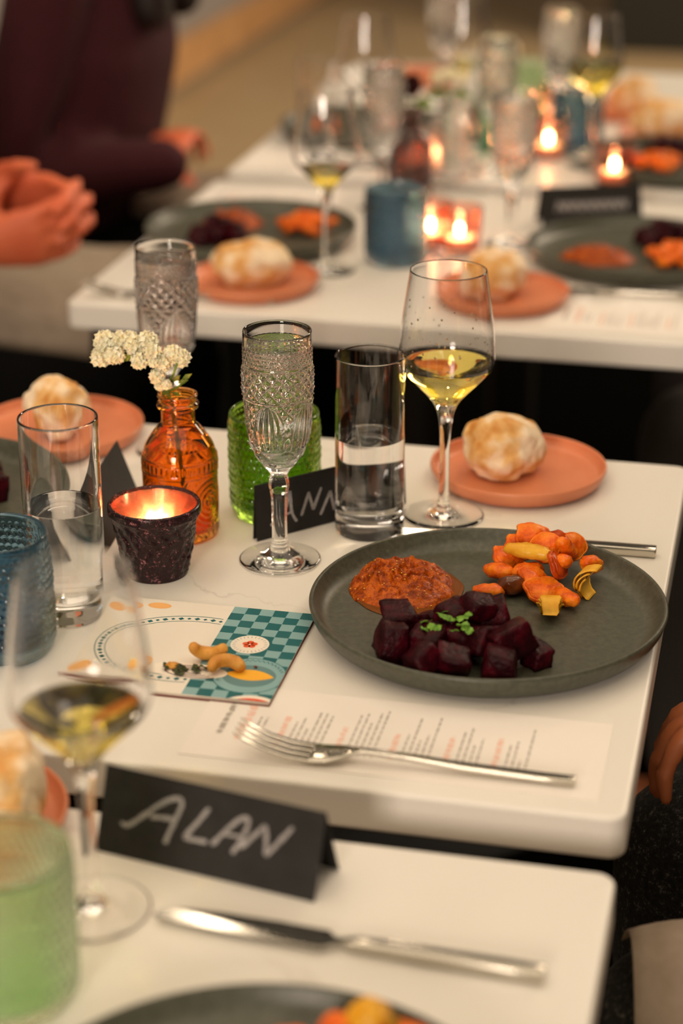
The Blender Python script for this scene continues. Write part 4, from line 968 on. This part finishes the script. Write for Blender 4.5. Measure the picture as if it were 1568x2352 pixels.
# --- carrots
CR = [('r', -0.1840, 1.3960, .004, (.3, .5, 0), .0115, 'c', 'thick orange carrot round at the rear left of the carrot pile'), ('r', -0.1760, 1.4080, .008, (.7, .3, 0), .0115, 'c', 'orange carrot round behind the yellow stick'), ('r', -0.1665, 1.4120, .013, (.9, .1, .3), .0135, 'c', 'largest orange carrot round on top of the pile'), ('s', -0.1870, 1.3790, .003, (0, .2, 2.6), .024, 'c', 'orange carrot stub at the left edge of the pile'),
      ('s', -0.1660, 1.3850, .018, (0, 0, -.15), .034, 'y', 'long yellow carrot stick across the middle of the pile'), ('r', -0.1550, 1.3990, .012, (.9, -.2, 0), .012, 'c', 'orange carrot round right of the yellow stick'), ('r', -0.1490, 1.4110, .013, (1.25, .3, .3), .0100, 'd', 'dark red carrot slice standing on edge at the back'), ('r', -0.1385, 1.4130, .008, (1.0, .2, .5), .0125, 'c', 'orange carrot round at the back right of the pile'), ('s', -0.1375, 1.4010, .010, (0, .8, 1.2), .028, 'c', 'upright orange carrot stick under the back right round'),
      ('o', -0.1735, 1.3580, .0, (0, 0, .4), .010, 'o', 'glossy dark brown onion piece at the front left'), ('s', -0.1900, 1.3430, .0, (0, 0, .25), .020, 'c', 'short orange carrot stick lying apart at the far left'), ('r', -0.1590, 1.3640, .003, (.5, .5, 0), .0110, 'c', 'folded orange carrot slice beside the dark onion'), ('r', -0.1500, 1.3530, .001, (.35, .1, 0), .0135, 'c', 'wide orange carrot slice at the front of the pile'), ('r', -0.1435, 1.3760, .008, (1.0, .5, 1.2), .0125, 'd', 'reddish carrot slice leaning in the centre of the pile'),
      ('s', -0.1385, 1.3880, .007, (0, .5, 1.7), .030, 'c', 'slanted orange carrot stick beside the reddish slice'), ('s', -0.1310, 1.3480, .0, (0, .1, 2.2), .026, 'c', 'orange carrot finger pointing down at the front right'), ('o', -0.1190, 1.3960, .006, (0, .3, 1), .009, 'c', 'knobbly orange carrot end at the far right'), ('p', -0.1215, 1.3680, .0, (0, -.2, 2.9), .022, 'y', 'fan of yellow onion petals at the right of the pile'), ('p', -0.1415, 1.3260, .0, (0, -1.2, 1.7), .020, 'y', 'yellow onion wedge lying in front of the pile'), ('s', -0.1640, 1.3760, .006, (0, .1, .9), .026, 'c', 'orange carrot stick hidden below the yellow one'), ('r', -0.1720, 1.3720, .001, (.2, .1, 0), .011, 'c', 'orange carrot slice flat under the left of the pile')]
CM = {'c': M_carrot, 'y': M_yellow, 'd': M_carrot_red, 'o': M_onion}
for k, (sh, x, y, z, rot, s, mm, lb) in enumerate(CR):
    if sh == 'r': me = carrot_round(s * 1.15, 0.0055, k)
    elif sh == 's': me = carrot_stick(s * 1.15, 0.0072, k, 0.002)
    elif sh == 'w': me = carrot_stick(s * 1.1, 0.0050, 40 + k, 0.003)
    elif sh == 'o': me = blob('onion_piece', (s * 1.15, s * .85, s * .8), 3, 0.22, 1.8, k)
    else: me = petal_wedge(s, s * 1.0, s * 0.8, k)
    nm = {'r': 'roast_carrot', 's': 'roast_carrot', 'w': 'roast_carrot', 'o': 'roast_carrot' if mm == 'c' else 'onion_piece', 'p': 'onion_wedge'}[sh]
    o = link(nm, me, CM[mm], None, (x, y, TZ), rot); rest_on(o, TZ + PLATE_Z + z)
    tag(o, lb, 'onion' if sh == 'p' or mm == 'o' else 'carrot', 'roast vegetables on the sharp plate')
# --- beets on the plate at the left picture edge
for k, (x, y) in enumerate([(-0.640, 1.470), (-0.628, 1.450), (-0.652, 1.452), (-0.640, 1.432), (-0.660, 1.478), (-0.668, 1.455)]):
    o = link('beetroot_chunk', chunk('beetroot_chunk', .024, .022, .02, 70 + k), M_beet, None, (x, y, TZ), (.1, .1, k)); rest_on(o, TZ + PLATE_Z)
    tag(o, 'beetroot chunk on the dinner plate cut off at the left edge', 'beetroot', 'beetroot chunks on the left edge plate')

# --- statice in the orange bottle
sp = empty('statice_sprig', (-0.4571, 1.434, TZ + 0.008), 0, 'white statice sprig bending left out of the orange bottle', 'flower')
so = Vector((-0.4571, 1.434, TZ + 0.008))
main = spline([(-0.4500, 1.4310, 0.762), (-0.4545, 1.4320, 0.800), (-0.4600, 1.4320, 0.850), (-0.4655, 1.4310, 0.876), (-0.4720, 1.4300, 0.890), (-0.4860, 1.4300, 0.8985), (-0.5000, 1.4300, 0.9010), (-0.5120, 1.4300, 0.8985)], 6)
V, F = tube_geo([Vector(p) - so for p in main], [0.0017] * 20 + [0.0013] * (len(main) - 20), 8); link('stem', mesh('stem', V, F), M_stem, sp)
for a, b in (((-0.4655, 1.431, 0.876), (-0.4540, 1.430, 0.9000)), ((-0.4740, 1.43, 0.892), (-0.4760, 1.43, 0.905)), ((-0.4640, 1.431, 0.872), (-0.4480, 1.431, 0.884))):
    V, F = tube_geo([Vector(a) - so, (Vector(a) + Vector(b)) / 2 - so + Vector((0.001, 0, -0.001)), Vector(b) - so], [0.0012, 0.001, 0.0009], 6); link('side_stem', mesh('side_stem', V, F), M_stem, sp)
def leaflet(p, d, L=0.012, W_=0.0022):
    d = Vector(d).normalized(); s = d.cross(Vector((0, 1, 0.3))).normalized(); p = Vector(p) - so
    V = [p, p + d * L * .5 + s * W_, p + d * L, p + d * L * .5 - s * W_, p + d * L * .5 + Vector((0, -.001, .0006))]
    link('leaf', mesh('leaf', V, [[0, 1, 4], [1, 2, 4], [2, 3, 4], [3, 0, 4]]), M_stem, sp)
for p, d in [((-0.4655, 1.431, 0.876), (-.3, 0, -1)), ((-0.468, 1.431, 0.88), (.5, 0, -.9)), ((-0.500, 1.43, .9000), (-1, 0, -.3)), ((-0.493, 1.43, .900), (-.8, 0, -.5)), ((-0.480, 1.43, .896), (.6, 0, .8)), ((-0.4600, 1.431, .880), (.7, 0, .7)), ((-0.456, 1.431, .880), (.9, 0, .3)), ((-0.452, 1.431, .8835), (.9, 0, .55)), ((-0.462, 1.431, .872), (.8, 0, -.2)), ((-0.487, 1.43, .8985), (-.7, 0, -.7))]: leaflet(p, d, 0.010)
def blossom_mesh(seed, R=0.0085):
    """ruffled papery floret head made of many small crimped petals"""
    rnd = random.Random(seed); V, F = [], []
    for k in range(46):
        z = 1 - 2 * (k + .5) / 46; a = k * 2.39996; r = math.sqrt(1 - z * z); n = Vector((r * math.cos(a), r * math.sin(a), z))
        c = n * R * rnd.uniform(0.62, 0.9); t = n.orthogonal().normalized(); u = n.cross(t); s = R * rnd.uniform(.26, .40); b = len(V)
        V.append(c - n * s * 0.9)
        for i in range(8):
            q = 2 * PI * i / 8; rr = s * (1.1 if i % 2 else .72); V.append(c + (t * math.cos(q) + u * math.sin(q)) * rr + n * s * (0.35 if i % 2 else 0.05))
        for i in range(8): F.append([b, b + 1 + i, b + 1 + (i + 1) % 8])
    bm = bmesh.new(); bmesh.ops.create_icosphere(bm, subdivisions=2, radius=R * .66); base = len(V)
    V += [v.co.copy() for v in bm.verts]; F += [[base + v.index for v in f.verts] for f in bm.faces]; bm.free()
    return mesh('blossom', V, F, False)
BLM = [blossom_mesh(k) for k in range(4)]
for k, (x, z, s, dy) in enumerate([(-0.5147, .9104, 1.05, 0), (-0.5172, .8985, 1.0, -.003), (-0.5025, .9110, 1.0, .002), (-0.5045, .9020, .95, -.006), (-0.4905, .9095, .95, 0), (-0.4800, .9120, 1.0, .003), (-0.4845, .8985, .8, -.006), (-0.4745, .9060, .9, -.003), (-0.4706, .8860, .75, -.004), (-0.4666, .8960, .85, 0), (-0.4591, .9035, .9, .003), (-0.4525, .9000, .85, .004), (-0.4690, .8785, .5, -.004), (-0.4630, .8800, .5, -.005), (-0.4955, .9120, .8, .006), (-0.4720, .8990, .6, -.006)]):
    link('blossom', BLM[k % 4], M_petal, sp, Vector((x, 1.43 + dy, z)) - so, (k, k * 2.1, k * .7), (s * 1.08,) * 3)

# ================================================================== TABLE nearest the camera
dinner_plate(-0.198, 0.700, 'charcoal dinner plate cut off by the bottom picture edge')
tent_card((-0.3670, 0.9610), (-0.2270, 0.9360), 1, 'black tent card lettered ALAN in chalk', ALAN, 0.0490, 0.037)
knife(-0.0890, 0.8905, math.radians(-3.2), 'steel knife lying before the ALAN card')
wine_glass(-0.3482, 0.9017, 'blurred white wine glass at the left, beside the ALAN card', level=0.128)
hobnail(-0.3649, 0.8170, 'pale green hobnail tumbler at the bottom left corner', M_mint_glass)
bread_plate(-0.4650, 0.9620, 'blurred pink plate behind the pale green tumbler')
bread(-0.4320, 0.9600, 12, 'blurred bread roll behind the pale green tumbler', (0.033, 0.034, 0.037), 1.1)
near = [('s', -0.207, 0.795, 0, (0, 0, .5), .024, 'c'), ('r', -0.180, 0.798, .004, (.5, .2, 0), .0125, 'c'), ('r', -0.167, 0.806, .009, (.7, 0, 0), .012, 'y'), ('s', -0.150, 0.803, .007, (0, .1, .2), .030, 'c'), ('r', -0.142, 0.795, .002, (.4, .4, 0), .0125, 'c'), ('p', -0.158, 0.800, .010, (0, -.4, .9), .018, 'y'), ('r', -0.170, 0.790, .0, (.2, .1, 0), .013, 'c'), ('s', -0.135, 0.788, .0, (0, 0, 1.9), .024, 'c')]
NL = ['orange carrot piece at the left of the bottom edge heap', 'orange carrot round in the middle of the bottom edge heap', 'yellow carrot round topping the bottom edge heap', 'long orange carrot stick at the right of the bottom edge heap', 'orange carrot round under the long stick at the bottom edge', 'yellow onion petals topping the bottom edge heap', 'orange carrot round cut by the bottom picture edge', 'orange carrot stick at the far right of the bottom edge heap']
for k, (sh, x, y, z, rot, s, mm) in enumerate(near):
    me = carrot_round(s, 0.007, 90 + k) if sh == 'r' else carrot_stick(s, 0.0075, 90 + k) if sh == 's' else petal_wedge(s, s, s * .8, k)
    o = link('onion_wedge' if sh == 'p' else 'roast_carrot', me, CM[mm], None, (x, y, TZ), rot); rest_on(o, TZ + PLATE_Z + z); tag(o, NL[k], 'carrot' if sh != 'p' else 'onion', 'roast vegetables on the bottom edge plate')

# ================================================================== TABLE behind the aisle
def pile(kind, cx, cy, n, spread, label, group, seed):
    rnd = random.Random(seed)
    for k in range(n):
        a = k * 2.4; r = spread * math.sqrt((k + .3) / n); x, y = cx + r * math.cos(a), cy + r * math.sin(a)
        if kind == 'beet':
            me = cached('bchunk%d' % (k % 3), lambda: chunk('beetroot_chunk', .024, .022, .02, 200 + k)); o = link('beetroot_chunk', me, M_beet, None, (x, y, TZ), (.1, .1, rnd.uniform(0, 6)))
        else:
            me = cached('cr%d' % (k % 4), lambda: carrot_round(.0125, .007, k) if k % 2 else carrot_stick(.028, .0072, k)); o = link('roast_carrot', me, M_carrot, None, (x, y, TZ), (rnd.uniform(-.4, .6), rnd.uniform(-.4, .4), rnd.uniform(0, 6)))
        rest_on(o, TZ + PLATE_Z + (0.012 * (1 - r / spread) if kind != 'beet' else 0.008 * (k < 2)))
        tag(o, label, 'beetroot' if kind == 'beet' else 'carrot', group)
dinner_plate(-0.640, 2.3300, 'charcoal dinner plate on the left of the table behind the aisle')
relish(-0.678, 2.378, 0.040, 0.040, 0.016, 'brown orange relish on the left plate behind the aisle', 3, 0, 0, 60)
pile('beet', -0.672, 2.300, 8, 0.036, 'beetroot chunk on the left plate behind the aisle', 'beets on the left far plate', 1)
pile('carrot', -0.580, 2.368, 12, 0.034, 'roast carrot piece on the left plate behind the aisle', 'carrots on the left far plate', 2)
dinner_plate(-0.166, 2.345, 'charcoal dinner plate on the right of the table behind the aisle')
relish(-0.208, 2.318, 0.046, 0.034, 0.014, 'flat orange relish on the right plate behind the aisle', 5, 0, 0, 60)
pile('beet', -0.135, 2.405, 8, 0.036, 'beetroot chunk on the right plate behind the aisle', 'beets on the right far plate', 3)
pile('carrot', -0.115, 2.320, 11, 0.034, 'roast carrot piece on the right plate behind the aisle', 'carrots on the right far plate', 4)
bread_plate(-0.5850, 2.1330, 'blurred pink plate behind the rear cut glass flute')
bread(-0.5870, 2.1380, 21, 'blurred bread roll just right of the rear flute rim', (0.046, 0.036, 0.030), 0.2)
bread_plate(-0.2995, 2.1446, 'blurred pink plate seen through and right of the sharp wine glass')
bread(-0.3080, 2.1450, 22, 'blurred bread roll right of the sharp wine glass rim', (0.042, 0.036, 0.030), 1.2)
wine_glass(-0.5184, 2.2208, 'blurred wine glass between the left far plate and blue tumbler', level=0.122)
hobnail(-0.4473, 2.2798, 'blurred slate blue tumbler on the table behind the aisle', M_blue_glass)
clear_votive(-0.3794, 2.3355, 'pink votive glass with bright flame right of the blue tumbler')
tealight(-0.3794, 2.3355, 0.0074, 'bright lit tealight in the votive right of the blue tumbler', 0.22)
clear_votive(-0.4180, 2.3500, 'pink votive glass half hidden behind the blue tumbler')
tealight(-0.4180, 2.3500, 0.0074, 'lit tealight half hidden behind the blue tumbler', 0.15)
flute(-0.3226, 2.3794, 'blurred cut glass flute left of the far name card', 0.2)
flute(-0.5130, 2.5270, 'blurred cut glass flute right of the far wine glass', 0.7)
bottle_vase(-0.4920, 2.6000, 'plum grey bottle vase with a burgundy bloom', M_plum_glass)
tent_card((-0.2970, 2.4830), (-0.1740, 2.5330), 1, 'blurred black name card behind the right far plate', [[[.15 + .09 * k, .35], [.18 + .09 * k, .6], [.21 + .09 * k, .38], [.23 + .09 * k, .6]] for k in range(8)], 0.046, 0.035)
m = sheet('menu_sheet', -0.240, 2.055, -0.075, 2.155, 'blurred menu sheet at the front right of the table behind the aisle', 'menu', 'printed menu sheets'); menu_print(m, 0.165, 0.10, 9)
m = sheet('menu_sheet', -0.765, 2.475, -0.580, 2.600, 'blank looking menu sheet behind the left far plate', 'menu', 'printed menu sheets'); menu_print(m, 0.17, 0.10, 11)
fork(-0.545, 2.075, 0.05, 'blurred fork at the front left of the table behind the aisle')
knife(-0.0800, 2.195, 0.03, 'blurred knife under the right far plate')
def bloom(x, y, z0, z1, m, R, label, n=3, seed=0):
    t = empty('cut_flower', (x, y, TZ + z0), 0, label, 'flower', 'flowers in bottle vases')
    V, F = tube_geo([(0, 0, 0), (0.002, 0, (z1 - z0) * .5), (0, 0, z1 - z0)], [.0016, .0014, .0012], 8); link('stem', mesh('stem', V, F), M_stem, t)
    for k in range(n): link('blossom', BLM[k % 4], None, t, ((k - (n - 1) / 2) * R * 1.5, 0.004 * (k % 2), z1 - z0 + R * .5 * (k % 2)), (k, k, 0), (R / 0.0085,) * 3) if m is M_petal else link('blossom', cached('burg', lambda: _burg()), m, t, (0, 0, z1 - z0), (0, 0, 0), (R / 0.0085,) * 3)
    for s in (-1, 1): link('leaf', mesh('leaf', [(0, 0, (z1 - z0) * .85), (s * .018, .004, (z1 - z0) * .85 + .006), (s * .034, 0, (z1 - z0) * .85 - .006), (s * .016, -.004, (z1 - z0) * .85 - .008)], [[0, 1, 2, 3]]), M_stem, t)
    return t
def _burg():
    c = BLM[0].copy(); c.materials.clear(); c.materials.append(M_burgundy); return c
bloom(-0.4920, 2.6000, 0.010, 0.150, M_burgundy, 0.016, 'dark burgundy bloom in the plum grey bottle', 1)

# ================================================================== farthest table
dinner_plate(-0.6305, 2.9669, 'charcoal dinner plate at the left of the farthest table')
pile('carrot', -0.690, 2.960, 6, 0.022, 'carrot piece on the left plate of the farthest table', 'carrots on the farthest left plate', 6)
dinner_plate(-0.150, 2.840, 'charcoal dinner plate at the right picture edge of the farthest table')
pile('carrot', -0.180, 2.815, 12, 0.036, 'roast carrot piece on the right plate of the farthest table', 'carrots on the farthest right plate', 7)
pile('beet', -0.165, 2.895, 7, 0.034, 'beetroot chunk on the right plate of the farthest table', 'beets on the farthest right plate', 8)
bread_plate(-0.175, 3.030, 'pink plate behind the right plate of the farthest table')
bread(-0.185, 3.025, 31, 'large blurred bread roll at the right picture edge', (0.050, 0.036, 0.036), 0.1)
bread_plate(-0.245, 3.215, 'rearmost pink plate right of the yellow wine glass')
bread(-0.245, 3.210, 32, 'rearmost golden bread roll right of the yellow wine glass', (0.040, 0.034, 0.034), 0.4)
bread_plate(-0.640, 3.420, 'rearmost pink plate at the left back of the farthest table')
wine_glass(-0.4809, 2.9603, 'blurred wine glass at the centre of the farthest table', level=0.118)
wine_glass(-0.2742, 2.8422, 'tall blurred wine glass left of the stacked far bread rolls', level=0.145)
wine_glass(-0.5900, 2.7800, 'empty blurred wine glass in front of the farthest left plate', wine=False)
flute(-0.4000, 2.7600, 'blurred cut glass flute at the front centre of the farthest table', 0.3)
flute(-0.3450, 3.0300, 'blurred cut glass flute behind the front centre one', 0.1)
tumbler(-0.4600, 2.8100, 'blurred water glass beside the farthest front flute', 0.083)
tumbler(-0.6550, 2.7500, 'blurred water glass at the left front of the farthest table', 0.083)
bottle_vase(-0.4200, 2.9000, 'sea green bottle vase among the farthest glasses', M_teal_glass)
bloom(-0.4200, 2.9000, 0.010, 0.150, M_petal, 0.013, 'pale yellow blossoms in the sea green bottle', 3)
bottle_vase(-0.4600, 2.7150, 'clear glass bottle vase right of the plum grey one', M_glass)
bloom(-0.4600, 2.7150, 0.010, 0.140, M_petal, 0.011, 'cream blossoms right of the burgundy bloom', 3)
hobnail(-0.4100, 3.1500, 'pale green hobnail tumbler at the back of the farthest table', M_mint_glass)
hobnail(-0.3050, 2.9300, 'slate blue tumbler half hidden behind the tall wine glass', M_blue_glass)
for k, (x, y, lb) in enumerate([(-0.3400, 2.8800, 'left of the tall blurred wine glass'), (-0.3600, 3.1300, 'behind the farthest flutes'), (-0.5000, 2.7400, 'in front of the farthest wine glass'), (-0.2300, 2.7300, 'at the front right of the farthest table')]):
    clear_votive(x, y, 'pink votive glass ' + lb); tealight(x, y, 0.0074, 'lit tealight ' + lb, 0.12)
flute(-0.5600, 3.2500, 'rearmost cut glass flute on the farthest table', 0.5)
m = sheet('menu_sheet', -0.765, 2.720, -0.640, 2.860, 'menu sheet at the front left of the farthest table', 'menu', 'printed menu sheets')

# ================================================================== guests
# figure coordinates: local +x is where the guest faces
chair(-1.13, 2.98, 0, 'black chair under the guest in the maroon sweater')
person((-1.11, 2.98, 0), 0, 'seated guest in a maroon sweater, forearm held toward the table', M_skin, M_maroon, M_blackcloth,
       {-1: ((0.195, -0.150, 0.722), (-0.05, 1.0, 0.32), (0.2, 0.1, -1), 0.9, (-0.03, -0.215, 0.700)), 1: ((0.10, 0.12, 0.660), (0.6, -1, 0), (0, -0.3, -1), 0.5, (-0.04, 0.24, 0.72))}, 0.05, 0.36, 0.05, 1.02)
chair(-1.26, 2.34, 0, 'black chair under the guest with raised hands')
person((-1.23, 2.34, 0), 0, 'black clothed guest at the left edge holding both hands up', M_skin, M_blackcloth, M_blackcloth,
       {-1: ((0.255, -0.085, 0.742), (1, 0.10, 0.22), (0.1, 1, 0.25), 0.75, (0.02, -0.22, 0.70)), 1: ((0.245, -0.015, 0.795), (1, 0.0, -0.02), (0, -0.8, -0.4), 0.9, (0.05, 0.22, 0.72))}, 0.05, 0.0, 0.02)
chair(0.47, 1.25, PI, 'black chair under the guest in dark tweed')
person((0.42, 1.25, 0), PI, 'guest in a dark tweed coat at the right edge, hand by the table', M_skin_dark, M_tweed, M_tweed,
       {1: ((0.22, 0.14, 0.66), (1, -0.3, 0), (0, -0.3, -1), 0.6, (0.04, 0.24, 0.70)), -1: ((0.342, -0.060, 0.742), (1, 0.1, -0.25), (0, 0.1, -1), 0.62, (0.10, -0.21, 0.72))}, 0.05, 0.0, 0.02)
chair(0.40, 2.42, PI, 'black chair under the guest in grey trousers')
person((0.36, 2.42, 0), PI, 'guest in grey trousers whose knees show under the far table', M_skin_dark, M_blackcloth, M_greycloth,
       {1: ((0.22, 0.12, 0.66), (1, -0.15, -0.1), (0, -0.3, -1), 0.6, (0.04, 0.22, 0.70)), -1: ((0.22, -0.12, 0.66), (1, 0.15, -0.1), (0, 0.3, -1), 0.6, (0.04, -0.22, 0.70))}, 0.0, 0.0, 0.0)
def lap(x0, x1, y0, y1, z, drop, yaw=0, seed=0):
    def fn(u, v):
        x = x0 + (x1 - x0) * u; wv = 0.006 * noise.noise(Vector((x * 14, v * 4, seed)))
        s = v * (y1 - y0 + drop)
        if s < drop: return Vector((x + 0.02 * (drop - s), y0 - 0.012 * math.sin(s / drop * PI), z - drop + s + wv))
        return Vector((x, y0 + (s - drop), z + 0.012 * math.sin((s - drop) / (y1 - y0) * PI * 2) + wv))
    return fn
cloth('lap_napkin', lap(-1.20, -0.855, 2.330, 2.66, 0.640, 0.20, 0, 1), 24, 36, M_napkin, 'grey linen napkin over the lap of the guest with raised hands', group='linen napkins')
cloth('lap_napkin', lap(-0.985, -0.865, 2.90, 3.10, 0.650, 0.03, 0, 2), 20, 30, M_napkin, 'grey linen napkin under the maroon sleeve', group='linen napkins')
def hang(u, v):
    y = 1.155 - 0.10 * v + 0.03 * u; x = -0.064 + 0.20 * u + 0.02 * v * (1 - u)
    z = 0.600 + 0.030 * math.sin(PI * min(1, v * 1.05)) - 0.030 * v * v + 0.06 * u + 0.006 * math.sin(u * 9 + v * 5)
    return Vector((x, y, z))
cloth('lap_napkin', hang, 20, 24, M_napkin, 'grey linen napkin hanging beside the tweed coat', group='linen napkins')
